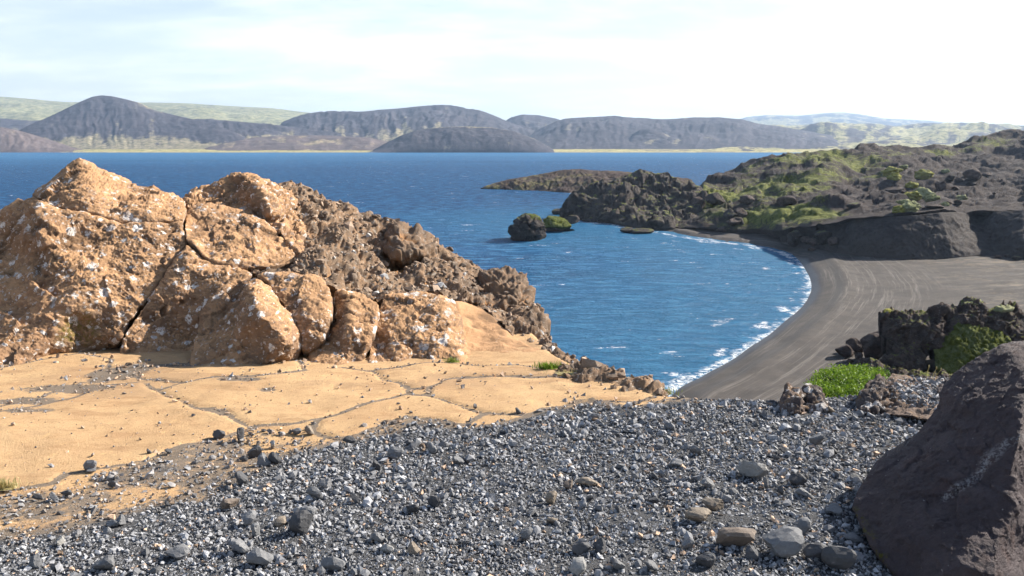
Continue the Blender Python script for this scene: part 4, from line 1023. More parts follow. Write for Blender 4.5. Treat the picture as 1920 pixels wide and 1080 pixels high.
def rot3(g, n, tilt=1.0):
    a = g.uniform(0, 2 * math.pi, n); b = g.normal(0, .35 * tilt, n); c = g.normal(0, .35 * tilt, n)
    ca, sa, cb, sb, cc, sc_ = np.cos(a), np.sin(a), np.cos(b), np.sin(b), np.cos(c), np.sin(c)
    z = np.zeros(n); o = np.ones(n)
    Rz = np.stack([np.stack([ca, -sa, z], 1), np.stack([sa, ca, z], 1), np.stack([z, z, o], 1)], 1)
    Rx = np.stack([np.stack([o, z, z], 1), np.stack([z, cb, -sb], 1), np.stack([z, sb, cb], 1)], 1)
    Ry = np.stack([np.stack([cc, z, sc_], 1), np.stack([z, o, z], 1), np.stack([-sc_, z, cc], 1)], 1)
    return Rx @ Ry @ Rz
def heap(pos, rad, tone, level, seed, tilt=1., shapes=16, sink=.25):
    """many stones as arrays"""
    g = np.random.default_rng(seed); n = len(pos)
    lib = [stone_shape(level, seed * 100 + k, flat=(1, g.uniform(.65, .95), g.uniform(.45, .8)), rough=.0 if level < 2 else .05, planes=7, lo=.36) for k in range(shapes)]
    pick = g.integers(0, shapes, n); Rm = rot3(g, n, tilt)
    Vs, Fs, Cs = [], [], []; off = 0
    for k in range(shapes):
        ii = np.where(pick == k)[0]
        if not len(ii): continue
        p, f = lib[k]
        q = np.einsum('nij,vj->nvi', Rm[ii], p) * rad[ii][:, None, None]
        q = q + pos[ii][:, None, :]; q[:, :, 2] += (rad[ii] * (.55 - sink))[:, None]
        m = len(p)
        Fs.append((f[None] + (off + np.arange(len(ii)) * m)[:, None, None]).reshape(-1, 3)); off += len(ii) * m
        Vs.append(q.reshape(-1, 3)); Cs.append(np.repeat(tone[ii], m, 0))
    return np.concatenate(Vs), np.concatenate(Fs), np.concatenate(Cs)
def tones(g, n, tan=0.03):
    b = np.clip(g.lognormal(math.log(.26), .42, n), .075, .46)
    c = b[:, None] * np.array([.98, .985, 1.03])
    k = g.random(n) < tan
    c[k] = b[k][:, None] * np.array([1.75, 1.22, .85])
    return c

# chips of the breccia lying on its slope: too many and too small to pick apart
g = np.random.default_rng(31)
cen = LV[LF].mean(1); nr = np.cross(LV[LF[:, 1]] - LV[LF[:, 0]], LV[LF[:, 2]] - LV[LF[:, 0]]); ar = np.linalg.norm(nr, axis=1)
up = nr[:, 2] / np.maximum(ar, 1e-9)
pr = ar * np.clip(up + .35, .05, 1); pr /= pr.sum()
pk = g.choice(len(cen), 2600, p=pr)
rad = np.clip(g.lognormal(math.log(.020), .6, len(pk)), .008, .12)
bt = np.clip(g.lognormal(math.log(.17), .4, len(pk)), .05, .4)[:, None] * np.array([1.30, .93, .66])
wh = g.random(len(pk)) < .07; bt[wh] = g.uniform(.42, .6, wh.sum())[:, None] * np.array([1, .97, .93])
rv, rf, rc = heap(cen[pk], rad, bt, 1, 31, 2.0, 30, sink=.45)
build('rubble', rv, rf, MT['gravel'], parent=outc, smooth=False, colors=rc, kind='stuff')

# ------------------------------------------------------------------ big dark boulder at the edge of the ledge
bould = root('boulder', (2.3, 3.7, 23.0), 'big dark basalt boulder with a shaded face and pale vein, nearest rock', 'boulder')
VEIN = [(1925, 818), (1890, 830), (1865, 850), (1845, 868), (1838, 885), (1815, 905), (1800, 912), (1772, 930)]
block('boulder_body', [(1603, 953, 3.75), (1612, 925, 3.85), (1635, 890, 3.95), (1657, 866, 4.0), (1685, 848, 4.05), (1707, 830, 4.1), (1740, 793, 4.2), (1760, 765, 4.25), (1773, 730, 4.3), (1785, 715, 4.35), (1800, 697, 4.4), (1822, 682, 4.4), (1847, 667, 4.4), (1880, 645, 4.4), (1920, 638, 4.45), (1990, 640, 4.5), (2060, 680, 4.6), (2110, 760, 4.6), (2120, 900, 4.5), (2090, 1020, 4.2), (2040, 1130, 3.6), (1950, 1200, 3.1), (1860, 1190, 2.95), (1760, 1160, 3.05), (1700, 1110, 3.15), (1668, 1072, 3.28), (1636, 1028, 3.42), (1618, 990, 3.6)],
      [(1918, 760, 3.70), (1914, 810, 3.55), (1904, 863, 3.42), (1893, 920, 3.32), (1902, 955, 3.26), (1888, 990, 3.2), (1873, 1022, 3.12), (1868, 1080, 3.0), (1930, 700, 3.95), (1975, 830, 3.98), (1955, 930, 3.72), (1940, 1030, 3.5), (2020, 900, 4.15), (2000, 1050, 3.75),
       (1700, 900, 3.70), (1760, 850, 3.74), (1830, 780, 3.84), (1860, 720, 4.05), (1680, 980, 3.45), (1750, 960, 3.40), (1820, 900, 3.48), (1650, 920, 3.78), (1700, 1040, 3.3), (1690, 1010, 3.36), (1745, 1040, 3.20), (1760, 1005, 3.24), (1830, 985, 3.22), (1800, 1060, 3.06), (1720, 870, 3.78)],
      MT['boulder'], [('f', .006, 2.4, 3), ('q', .022, 2.0, 1), ('q', .010, 6, 1), ('q', .006, 17, 1), ('f', .004, 14, 4), ('p', .008, 14, 1), ('f', .003, 45, 3)], 301, bould, back=.5, bevel=.03, bevel_px=8, soft=0, coarse=30, fine=3.2, drop=.15,
      extra={'vein': lambda q, V: np.clip(1 - seg_dist(q + 5 * np.stack([fbm(V, 9, 3, 3), fbm(V, 9, 3, 4)], 1), VEIN, False) / 11, 0, 1) ** .7,
             'foot': lambda q, V: np.exp(-(seg_dist(q, [(1606, 960), (1640, 1022), (1668, 1065)], False) / 9) ** 2)})

# ------------------------------------------------------------------ rocks at the lip of the ledge
def rock(name, outline, inner, mat, amps, seed, label, base, **kw):
    sh_ = kw.pop('nearer', 0)
    outline = [(a, b, c - sh_) for a, b, c in outline]; inner = [(a, b, c - sh_) for a, b, c in inner]
    r = root(name, base, label, 'rock', kw.pop('group', None))
    o, V, F = block('rock_body', outline, inner, mat, amps, seed, r, **kw)
    return r, V, F
RB = [('f', .05, 5, 3), ('c', .035, 9, 1), ('f', .015, 26, 3), ('p', .012, 24, 1)]
def bp(px, py, d): return tuple(P(np.array([px]), np.array([py]), np.array([d]))[0])
rock('lip_rock', [(1462, 765, 6.15), (1466, 740, 6.3), (1472, 723, 6.4), (1485, 722, 6.45), (1500, 728, 6.4), (1510, 745, 6.3), (1516, 765, 6.15), (1512, 776, 6.05), (1485, 776, 6.02), (1466, 774, 6.05)],
     [(1482, 740, 6.18), (1495, 755, 6.08), (1475, 760, 6.10)], mat_tuff('rusty_rock', .8, 0, .9, None, (.30, .40, .66)), RB, 311, 'rusty rock with white lichen, left one of a pair on the gravel lip', bp(1490, 770, 6.1), nearer=.22, back=.25, bevel=.03, fine=2.2, soft=1)
rock('lip_rock', [(1502, 735, 6.45), (1508, 722, 6.5), (1522, 719, 6.55), (1540, 723, 6.5), (1552, 740, 6.4), (1561, 758, 6.25), (1556, 772, 6.1), (1525, 775, 6.1), (1508, 768, 6.2), (1512, 752, 6.32)],
     [(1525, 735, 6.32), (1540, 748, 6.25), (1525, 758, 6.18)], mat_tuff('brown_rock', .7, 0, 1., None, (.25, .36, .62)), RB, 321, 'brown knobbly rock beside the green plants on the gravel lip', bp(1530, 770, 6.1), nearer=.25, back=.25, bevel=.03, fine=2.2, soft=1)
rock('lip_rock', [(1605, 765, 6.35), (1610, 745, 6.5), (1622, 725, 6.65), (1640, 710, 6.8), (1652, 705, 6.85), (1662, 712, 6.8), (1664, 735, 6.6), (1660, 765, 6.35), (1640, 776, 6.2), (1612, 776, 6.2)],
     [(1630, 740, 6.45), (1648, 725, 6.6), (1645, 750, 6.35)], mat_tuff('lichen_rock', .98, 0, .9, None, (.30, .42, .70)), RB, 331, 'lichen whitened rock between the green plants and the brown mound', bp(1635, 770, 6.3), nearer=.4, back=.3, bevel=.04, fine=2.2, soft=1)
md, MV, MF = rock('earth_mound', [(1650, 775, 5.85), (1658, 740, 6.3), (1664, 715, 6.75), (1672, 700, 7.1), (1682, 697, 7.15), (1700, 700, 7.15), (1718, 708, 7.1), (1738, 713, 7.1), (1762, 710, 7.2), (1790, 715, 7.2), (1850, 725, 7.1), (1860, 785, 5.6), (1780, 792, 5.5), (1710, 784, 5.65)],
     [(1680, 730, 6.3), (1700, 725, 6.45), (1690, 755, 6.0), (1730, 735, 6.35), (1740, 755, 6.0), (1780, 735, 6.3), (1720, 770, 5.82), (1780, 765, 5.88)],
     mat_tuff('brown_earth', .05, .3, .7, None, (.42, .54, .82)), [('f', .06, 3, 3), ('f', .02, 14, 3), ('c', .015, 12, 1)], 341, 'brown earth mound strewn with grey gravel behind the big dark boulder', bp(1720, 775, 6.2), back=.6, bevel=.03, fine=2.4)
rock('lip_rock', [(1755, 732, 6.3), (1762, 720, 6.4), (1775, 713, 6.45), (1790, 718, 6.4), (1805, 730, 6.3), (1800, 745, 6.2), (1765, 742, 6.2)], [(1780, 727, 6.25)], MT['boulder'], RB, 351,
     'small dark rock on the mound touching the outline of the big boulder', bp(1775, 740, 6.3), nearer=.1, back=.2, bevel=.03, fine=2.2, extra={'vein': lambda q, V: 0 * q[:, 0], 'foot': lambda q, V: 0 * q[:, 0]})

# ------------------------------------------------------------------ dark outcrop down on the beach
crag = root('rock_outcrop', tuple(PZ(np.array([1760]), np.array([720]), np.array([2.5]))[0]), 'dark lava crag with pale moss caps standing on the black beach', 'rock')
LB = [('f', .4, .35, 4), ('q', .7, .45, 1), ('q', .45, 1.2, 1), ('c', .12, 1.8, 1), ('f', .08, 3, 3)]
block('rock_block', [(1656, 598, 77), (1654, 586, 77.5), (1664, 577, 78), (1678, 577, 78), (1690, 581, 78), (1702, 584, 78), (1728, 585, 78), (1742, 582, 78), (1762, 600, 77), (1760, 640, 75.5), (1740, 690, 73.5), (1700, 738, 71.5), (1612, 732, 72), (1640, 700, 73.2), (1668, 662, 75), (1674, 635, 76), (1662, 620, 76.5), (1663, 605, 76.8)],
      [(1690, 600, 76.5), (1720, 605, 76), (1690, 640, 75.6), (1730, 640, 74.8), (1700, 690, 73.6)], MT['lavam'], LB, 401, crag, edge=.9, back=6, bevel=.8, bevel_px=10, fine=2.2, soft=1)
block('rock_block', [(1742, 598, 77), (1746, 580, 77.5), (1748, 570, 78), (1760, 570, 78), (1776, 573, 78), (1779, 582, 77.5), (1775, 610, 76.5), (1765, 660, 75), (1745, 655, 75)], [(1760, 590, 76.5), (1758, 620, 75.5)], MT['lava'], LB, 411, crag, edge=.9, back=4, bevel=.5, fine=2.2, soft=1)
block('rock_block', [(1772, 610, 77), (1778, 580, 78), (1795, 572, 79), (1815, 564, 79.5), (1830, 562, 79.5), (1848, 567, 79), (1854, 590, 78), (1852, 620, 77), (1835, 615, 76.5), (1800, 612, 76), (1780, 640, 75)], [(1810, 580, 77.5), (1835, 585, 77.3), (1820, 600, 76.5), (1795, 600, 76.4)], MT['lavam'], LB, 421, crag, edge=.9, back=5, bevel=.6, fine=2.2, soft=1)
block('rock_block', [(1850, 620, 77), (1852, 580, 78.5), (1870, 574, 79), (1895, 573, 79.5), (1906, 577, 79.5), (1918, 590, 79), (1960, 592, 79), (2040, 600, 79), (2060, 700, 74), (1930, 680, 74), (1890, 640, 75.5)], [(1880, 595, 77.5), (1870, 615, 76.5), (1900, 610, 77), (1930, 630, 76.4), (1990, 640, 76.4)], MT['lavam'], LB, 431, crag, edge=.9, back=6, bevel=.6, fine=2.2, soft=1)
def mat_moss(name, a, b, dark, scale=1.0):
    m = M(name)
    n1 = m.noise(.9 * scale, 5, .6); n2 = m.noise(6 * scale, 4, .7)
    c = m.mix(m.rng(n1, .38, .64), a, b)
    c = m.mix(m.rng(n2, .45, .75, 0, .7), c, dark)
    return m.end(c, .97, m.bump(m.math('ADD', n2, m.math('MULTIPLY', m.noise(22 * scale, 3, .7), .5)), .9, .12 / scale), .05)
MT['moss'] = mat_moss('green_moss', (0.075, 0.085, 0.015), (0.13, 0.145, 0.05), (0.025, 0.03, 0.01))  # moss colour kept dark to stand in for the crag's shade on its bank
MT['mossy'] = mat_moss('yellow_moss', (0.22, 0.21, 0.05), (0.30, 0.29, 0.11), (0.10, 0.10, 0.03), .5)
MT['mossp'] = mat_moss('pale_moss', (0.22, 0.23, 0.11), (0.32, 0.32, 0.19), (0.09, 0.11, 0.04), .5)
block('moss_bank', [(1755, 660, 74.5), (1775, 630, 75.5), (1795, 606, 76), (1830, 606, 76.5), (1870, 620, 76), (1900, 630, 75.5), (1910, 660, 74), (1880, 690, 72.5), (1820, 710, 71.5), (1770, 705, 72), (1755, 690, 73)],
      [(1800, 630, 75), (1840, 640, 74.5), (1880, 650, 74), (1800, 670, 73.2), (1840, 680, 72.6)], MT['moss'], [('f', .3, .5, 3), ('c', .28, 1.3, 1), ('c', .12, 3, 1)], 441, crag, edge=1., back=3, bevel=.4, fine=2.4, label='bank of green moss in the hollow of the crag')
block('moss_cap', [(1654, 588, 77), (1658, 579, 77.6), (1668, 576, 78), (1676, 580, 77.6), (1672, 586, 77)], [(1665, 582, 77)], MT['mossy'], [('f', .1, 1, 3), ('c', .1, 2, 1)], 451, crag, back=1.5, bevel=.2, fine=2.4)
block('moss_cap', [(1798, 572, 77.9), (1812, 564, 79), (1828, 560, 79.4), (1845, 564, 79), (1842, 569, 78), (1820, 569, 77.7)], [(1825, 566, 78)], MT['mossp'], [('f', .35, .8, 3), ('q', .3, 1.5, 1)], 461, crag, back=1.5, bevel=.2, fine=2.4)
block('moss_cap', [(1858, 578, 78), (1872, 571, 79), (1895, 571, 79.5), (1907, 575, 79.4), (1900, 582, 78), (1880, 584, 77.6)], [(1885, 577, 78)], MT['mossp'], [('f', .35, .8, 3), ('q', .3, 1.5, 1)], 471, crag, back=1.5, bevel=.2, fine=2.4)
block('rock_block', [(1600, 715, 70), (1606, 690, 72), (1640, 680, 73), (1700, 690, 72.5), (1760, 700, 71.5), (1800, 705, 71), (1850, 715, 70), (1850, 770, 68), (1700, 765, 68), (1620, 745, 69)], [(1640, 700, 71), (1700, 715, 70.5), (1760, 720, 70)], MT['lavam'], LB, 481, crag, edge=.9, back=4, bevel=.5, fine=2.6, soft=1)

# ------------------------------------------------------------------ single rocks, each standing where its foot meets the land
SHP = {}
def lump(name, pos, size, mat, label, cat, seed, group=None, flat=(1, .85, .75), level=4, planes=10, rough=.12, rz=None, color=None, sink=.15, kinds=8, tilt=0., lo=.62):
    key = (name, seed % kinds, flat)
    if key not in SHP:
        p, f = stone_shape(level, 900 + 37 * (seed % kinds) + len(name), planes, flat, rough, lo)
        p[:, 2] -= p[:, 2].min()
        me = bpy.data.meshes.new(name); me.from_pydata([tuple(q) for q in p], [], [tuple(map(int, t)) for t in f]); me.update()
        for pol in me.polygons: pol.use_smooth = level > 3
        SHP[key] = me
    me = SHP[key]
    if mat.name not in [q.name for q in me.materials if q]:
        if len(me.materials): me = me.copy(); me.materials.clear()
        me.materials.append(mat)
    o = bpy.data.objects.new(name, me); COL.objects.link(o)
    sc = np.array(size if hasattr(size, '__len__') else (size,) * 3, float)
    o.scale = sc
    o.location = (pos[0], pos[1], pos[2] - sink * sc[2])
    gg = random.Random(seed)
    o.rotation_euler = (gg.uniform(-tilt, tilt), gg.uniform(-tilt, tilt), gg.uniform(0, 6.28) if rz is None else rz)
    if color is not None: o.color = (*color, 1)
    return tag(o, label, cat, group)
def land_hit(px, py, *trees):
    r = ray(np.array([px]), np.array([py]))[0]; best = None
    for t in trees:
        h = t.ray_cast(Vector((0, 0, CZ)), Vector(r))
        if h[0] is not None and (best is None or h[3] < best[1]): best = (h[0], h[3])
    return None if best is None else np.array(best[0])
BT = BVHTree.FromPolygons([tuple(v) for v in BEACH[0]], [tuple(map(int, f)) for f in BEACH[1]])
def far_rock(name, px, py, wpx, label, mat, seed, cat='rock', flat=(1, .85, .8), zscale=1.0, trees=None, **k):
    p = land_hit(px, py, *(trees or (BT, SCARP, HILL)))
    if p is None: p = PZ(np.array([px]), np.array([py]), np.array([0.]))[0]
    s = wpx / FPX * p[1] / 2 * 1.05
    return lump(name, p, (s, s, s * zscale), mat, label, cat, seed, flat=flat, **k)
# sea stack and its neighbours
stack = root('sea_stack', tuple(PZ(np.array([990]), np.array([452]), np.array([0.]))[0]), 'squat rock stack with mossy top standing alone in the bay', 'rock')
block('stack_body', [(957, 452, '-.6'), (958, 430, 205), (963, 413, 206), (972, 405, 207), (985, 402, 208), (1002, 403, 208), (1014, 409, 207), (1019, 425, 206), (1021, 450, '-.6'), (1005, 456, '-.8'), (975, 456, '-.8')],
      [(975, 420, 203), (1000, 418, 202.5), (985, 440, 201), (1010, 438, 202.5)], MT['cliff'], [('f', .5, .25, 3), ('r', .4, .6, 3), ('q', 1.2, .35, 1), ('q', .5, .9, 1)], 501, stack, edge=.9, back=6, bevel=.7, bevel_px=9, fine=1.6, soft=1, drop=.2)
block('moss_cap', [(970, 408, 206), (975, 402, 207.5), (990, 399, 208), (1004, 400, 208), (1014, 406, 207), (1017, 416, 205), (1008, 411, 205.5), (990, 408, 205.5)], [(992, 404, 206)], MT['moss'], [('f', .4, .6, 3)], 511, stack, back=3, bevel=.4, fine=1.8)
isle = root('islet', tuple(PZ(np.array([1050]), np.array([434]), np.array([0.]))[0]), 'low islet capped with green moss right behind the stack', 'rock')
block('islet_body', [(1015, 436, '-.6'), (1020, 425, 224), (1035, 420, 226), (1055, 421, 226), (1072, 427, 224), (1086, 433, '-.6'), (1060, 438, '-.8')], [(1045, 430, 221), (1070, 431, 222)], MT['cliff'], [('f', .4, .3, 3), ('r', .4, .6, 3)], 521, isle, back=6, bevel=.6, fine=1.6, drop=.2)
block('moss_cap', [(1014, 428, 223), (1018, 411, 226), (1030, 401, 228), (1045, 402, 228), (1060, 410, 227), (1078, 424, 224), (1060, 426, 222.5), (1035, 424, 222)], [(1035, 412, 224), (1055, 418, 224)], MT['moss'], [('f', .5, .4, 3), ('c', .3, .7, 1)], 531, isle, back=5, bevel=.6, fine=1.6, drop=.3, label='bright green moss covering the islet')
WT = ()
for i, (px, py, wp, zs, lb) in enumerate([
    (1048, 402, 24, .6, 'dark rock in the water against the tip of the dark headland'),
    (1073, 419, 26, .75, 'pale brown rock between the mossy islet and the dark headland'),
    (1176, 436, 26, .5, 'low wave washed rock off the foot of the headland'),
    (1205, 437, 44, .28, 'flat dark reef at the corner where beach and headland meet'),
    (1232, 430, 40, .75, 'brown boulder with a mossy tip at the inner end of the beach')]):
    p = PZ(np.array([px]), np.array([py]), np.array([0.]))[0]; s_ = wp / FPX * p[1] / 2
    lump('shore_rock', p, (s_, s_, s_ * zs), MT['cliff'], lb, 'rock', 40 + i, flat=(1, .8, .9), level=4, rz=0.3 * i)
far = [
    (1492, 459, 34, 'round boulder throwing a long shadow at the end of the bluff', .95), (1512, 457, 22, 'boulder just behind the round one at the end of the bluff', .8), (1528, 460, 26, 'squat boulder third from the beach end of the bluff', .7),
    (1545, 456, 34, 'wide pale boulder in the row at the foot of the bluff', .8), (1522, 471, 14, 'small dark stone below the row of boulders at the bluff', .7), (1562, 460, 24, 'boulder at the upper end of the row along the bluff', .8),
    (1368, 412, 32, 'top boulder of the pile at the grassy edge of the beach', .8), (1385, 407, 26, 'dark boulder leaning on the top of the beach edge pile', .8), (1374, 421, 30, 'long middle stone of the beach edge pile', .45), (1385, 433, 34, 'biggest boulder of the beach edge pile, green capped', 1.), (1356, 434, 26, 'flat stone at the foot of the beach edge pile', .5), (1402, 434, 18, 'small stone right of the beach edge pile', .7),
    (1285, 402, 30, 'square dark boulder on the grass above the beach', 1.), (1308, 395, 34, 'blocky outcrop stone on the green slope above the beach', .9), (1262, 398, 18, 'upright stone left of the square boulder above the beach', 1.5),
    (1340, 384, 34, 'round dark boulder high on the green slope', .8), (1400, 381, 30, 'dark hump of rock in the middle of the green slope', .6), (1475, 386, 40, 'broad dark rock under the crest of the green slope', .6),
    (1279, 447, 10, 'tiny dark stone lying on the beach near the headland', .5), (1363, 455, 8, 'small dark stone alone on the curve of the beach', .5),
    (1762, 357, 20, 'upright dark rock on the cinder slope', 1.2), (1782, 340, 18, 'dark block beside the hollow of the cinder slope', .8), (1796, 342, 16, 'dark block next to the hollow of the cinder slope', .8), (1825, 337, 36, 'largest dark rock on the cinder slope', .7), (1820, 348, 18, 'flat rock below the largest one on the cinder slope', .5), (1792, 356, 14, 'pale topped stone in the middle of the cinder slope', .6),
    (1850, 330, 22, 'long rock at the upper edge of the cinder slope', .4), (1795, 384, 14, 'grey stone low on the cinder slope', .8), (1752, 391, 30, 'flat dark rock shelf near the lip of the bluff', .35), (1778, 383, 12, 'small stone beside the pale moss cushion low on the slope', .7), (1882, 346, 10, 'small dark stone high on the bare cinder slope', .7), (1864, 364, 7, 'tiny stone in the middle of the bare cinder slope', .7), (1680, 362, 34, 'low dark rock left of the moss cushions', .4), (1600, 390, 26, 'dark rock at the upper end of the yellow grass', .5),
    (1872, 484, 12, 'dark stone at the foot of the bluff, first of three', .6), (1888, 482, 10, 'dark stone at the foot of the bluff, middle of three', .6), (1905, 487, 16, 'dark stone at the foot of the bluff, last of three', .6),
]
for i, (px, py, wp, lb, zs) in enumerate(far):
    far_rock('scattered_rock', px, py, wp, lb, MT['lava'] if i % 3 else MT['cliff'], 60 + i, zscale=zs, group='rocks scattered over the far side of the bay')
mc = [(1672, 326, 26, 'yellow moss cushion, upper one on the left of the cinder hollow', 0), (1677, 335, 22, 'yellow moss cushion below the upper one on the hollow edge', 0), (1731, 334, 30, 'tall bright yellow moss patch on the dark slope', 0), (1708, 353, 20, 'round yellow moss cushion alone under the bright patch', 0), (1772, 324, 13, 'small pale moss cushion at the far side of the hollow', 1),
      (1710, 372, 26, 'yellow moss cushion at the top of the cluster', 0), (1728, 371, 34, 'pale moss cushion at the top right of the cluster', 1), (1694, 383, 19, 'pale moss cushion at the left of the cluster', 1), (1709, 386, 19, 'pale moss cushion in the heart of the cluster', 1), (1718, 391, 14, 'pale small cushion at the right foot of the cluster', 1), (1686, 398, 24, 'yellow moss cushion lowest in the cluster', 0), (1704, 396, 28, 'long pale cushion at the foot of the cluster', 1), (1747, 377, 22, 'pale moss cushion right of the cluster', 1), (1803, 374, 17, 'pale moss cushion alone on bare cinder', 1), (1772, 385, 12, 'small pale cushion between the cluster and the bare cinder', 1), (1695, 315, 12, 'small moss cushion under the skyline of the hillside', 1)]
for i, (px, py, wp, lb, t) in enumerate(mc):
    far_rock('moss_cushion', px, py, wp, lb, MT['mossp'] if t else MT['mossy'], 120 + i, cat='moss', flat=(1, .9, .62), zscale=.95, sink=.5, group='moss cushions on the cinder slope', planes=5, rough=.5, lo=.8)
for i, (px, py, wp, zs, lb) in enumerate([(1582, 668, 42, .6, 'dark slab of the rock pile left of the beach crag'), (1604, 660, 34, .8, 'reddish rock on top of the pile left of the beach crag'), (1592, 655, 12, 1., 'small knob at the back of the pile left of the crag'), (1610, 674, 18, .9, 'small upright stone in the pile left of the crag'), (1594, 680, 16, .5, 'flat stone in front of the pile left of the crag'), (1638, 672, 52, .9, 'steep dark rock leaning on the left foot of the crag'), (1650, 640, 30, .9, 'knob of lava against the left wall of the crag'), (1625, 690, 34, .6, 'lichen flecked rock before the left foot of the crag')]):
    p = land_hit(px, py, BT); s_ = wp / FPX * p[1] / 2
    lump('crag_rock', p, (s_, s_, s_ * zs), MT['lava'], lb, 'rock', 150 + i, flat=(1, .85, 1.), group='loose rocks by the beach crag')

# ------------------------------------------------------------------ gravel and single stones on the ledge
DK, GY, PL, TN, RD = (0.085, 0.085, 0.090), (0.175, 0.175, 0.180), (0.31, 0.30, 0.285), (0.245, 0.20, 0.155), (0.165, 0.13, 0.105)
HERO = [  # photo x, foot y, width, tone, height factor, label (None: named from its neighbours below)
    (413, 823, 22, DK, .8, 'dark stone with long shadow on bare tan rock, first at the slab rim'), (450, 826, 30, DK, .8, 'wide dark stone next to the slab rim, second of two'), (512, 838, 17, PL, .9, 'pale block on the grit beside the slab rim'), (580, 814, 20, TN, .9, 'pale tan stone where the grit meets the slab'),
    (555, 813, 18, GY, .7, None), (478, 858, 24, DK, .9, 'dark round stone over a pair of grey ones'), (495, 872, 25, GY, .9, 'left stone of a touching grey pair'), (517, 869, 23, DK, .9, 'right stone of a touching grey pair'), (456, 865, 14, DK, .9, None), (177, 882, 30, GY, .65, 'grey wedge stone at the largest tan slab'), (170, 887, 20, GY, .4, None),
    (454, 910, 30, DK, .85, 'dark pointed stone alone on tan grit'), (432, 960, 34, RD, .9, 'reddish brown round stone among pale grit'), (278, 853, 12, DK, .9, None), (317, 852, 16, DK, .7, None), (213, 914, 18, DK, .7, None), (100, 941, 24, GY, .7, None), (122, 934, 20, DK, .7, None), (70, 938, 16, DK, .8, None),
    (590, 942, 32, GY, .8, 'large grey block at the dense gravel rim'), (614, 922, 26, GY, .8, 'grey block touching the large rim block'), (570, 1008, 44, DK, 1., 'darkest upright stone in the front gravel'), (577, 980, 32, GY, .9, 'tilted grey stone behind the darkest upright one'),
    (466, 990, 32, GY, .7, None), (530, 992, 30, TN, .6, None), (232, 986, 30, GY, .7, 'blunt grey stone alone on the tan front grit'), (215, 990, 26, GY, .5, None), (480, 1012, 34, GY, .7, None), (112, 1026, 26, PL, .7, None), (455, 1042, 34, GY, .9, None), (330, 1050, 46, GY, .6, 'long flat grey stone in the front gravel'), (200, 1074, 42, GY, .6, 'flat stone near the bottom edge of the photo'), (70, 1066, 30, GY, .8, None), (490, 1062, 50, GY, .6, None), (625, 1074, 42, GY, .7, None),
    (744, 861, 32, GY, .6, 'larger stone of a pair beside the grit tongue'), (737, 866, 20, GY, .6, None), (807, 851, 24, GY, .9, 'tall grey stone on the ragged gravel rim'), (770, 836, 16, DK, .6, None), (702, 886, 24, DK, .8, None), (860, 873, 26, GY, .7, None), (815, 951, 24, DK, 1., 'dark pitted egg shaped stone'), (665, 950, 22, DK, 1., 'dark stone standing on edge'), (770, 968, 24, DK, .8, None), (655, 832, 20, DK, .8, None),
    (1103, 912, 44, TN, .45, 'flat brownish slab stone, the longest in mid gravel'), (1068, 918, 23, RD, .8, 'brown stone touching the flat brownish slab'), (1036, 946, 23, TN, 1.05, 'upright tan stone, brightest in the gravel'), (1035, 984, 20, TN, .7, 'buried tan stone below the upright tan one'), (988, 1017, 27, GY, .7, None), (1087, 1078, 42, PL, .8, 'big pale angular stone at the bottom edge, right of centre'), (1127, 1038, 46, DK, .6, 'wide dark stone behind the big pale angular one'), (1092, 1042, 36, DK, .7, None), (1160, 964, 20, DK, .6, None), (1243, 900, 20, GY, .8, None), (1228, 903, 16, DK, .9, None), (1265, 880, 26, GY, .6, 'grey stone high up in the open gravel'), (1225, 950, 18, DK, .7, None),
    (778, 1045, 26, TN, .9, 'tan brown stone among the front gravel'), (708, 1025, 24, GY, .7, None), (727, 1045, 24, PL, .8, None), (1117, 789, 17, GY, .6, None), (890, 770, 10, DK, .9, None), (970, 778, 14, DK, .8, None), (1210, 1046, 20, GY, .7, None), (1155, 1074, 32, GY, .7, None), (1220, 1074, 32, GY, .6, None),
    (1410, 897, 54, PL, .55, 'pale wedge stone lying askew, whitest in the gravel'), (1468, 854, 32, DK, .6, 'dark stone behind the pale wedge'), (1527, 840, 24, GY, 1., 'grey pointed stone standing in open gravel'), (1327, 922, 28, GY, .8, None), (1305, 857, 24, GY, .8, None), (1340, 962, 44, TN, .55, 'tan lump behind its lower twin'), (1312, 984, 52, TN, .5, 'low tan lump in front of its twin'), (1380, 1028, 72, RD, .55, 'broad brown grey rock sunk in the gravel'), (1470, 1042, 84, GY, .5, 'largest flat grey slab stone in the gravel'), (1508, 1003, 36, GY, .9, 'grey block right behind the largest flat slab'),
    (1565, 966, 54, GY, .35, 'flat half buried stone near the big boulder'), (1497, 912, 34, DK, .7, None), (1437, 918, 20, GY, .9, None), (1465, 931, 20, DK, .8, None), (1510, 936, 34, GY, .5, None), (1322, 1068, 38, DK, .8, None), (1290, 1036, 22, GY, .9, None), (1410, 1050, 34, DK, .7, None), (1597, 1016, 38, GY, .4, None), (1535, 1048, 54, DK, .6, 'dark stone in the shadow of the big boulder'), (1580, 1062, 66, DK, .6, 'largest stone in the shadow of the big boulder'), (1600, 905, 24, GY, .5, None), (1560, 850, 20, DK, .6, None), (1712, 776, 14, DK, .8, None), (1650, 775, 18, DK, .8, None), (1556, 775, 16, TN, .9, 'tan pebble against the brown knobbly rock'),
]
CW = {DK: 'dark', GY: 'grey', PL: 'pale', TN: 'tan', RD: 'reddish'}
singles = []
for i, (px, py, wpx, tn, hz, lb) in enumerate(HERO):
    p = G(np.array([px]), np.array([py - 3]))[0]
    singles.append([p[:2], wpx / FPX * p[1] / 2 * 1.12, tn, hz, lb])
g = np.random.default_rng(77)
taken = np.array([q[0] for q in singles]); tr_ = np.array([q[1] for q in singles])
cy = g.uniform(2.75, 6.2, 9000); cq = np.stack([g.uniform(-.70, .62, 9000) * cy, cy], 1)
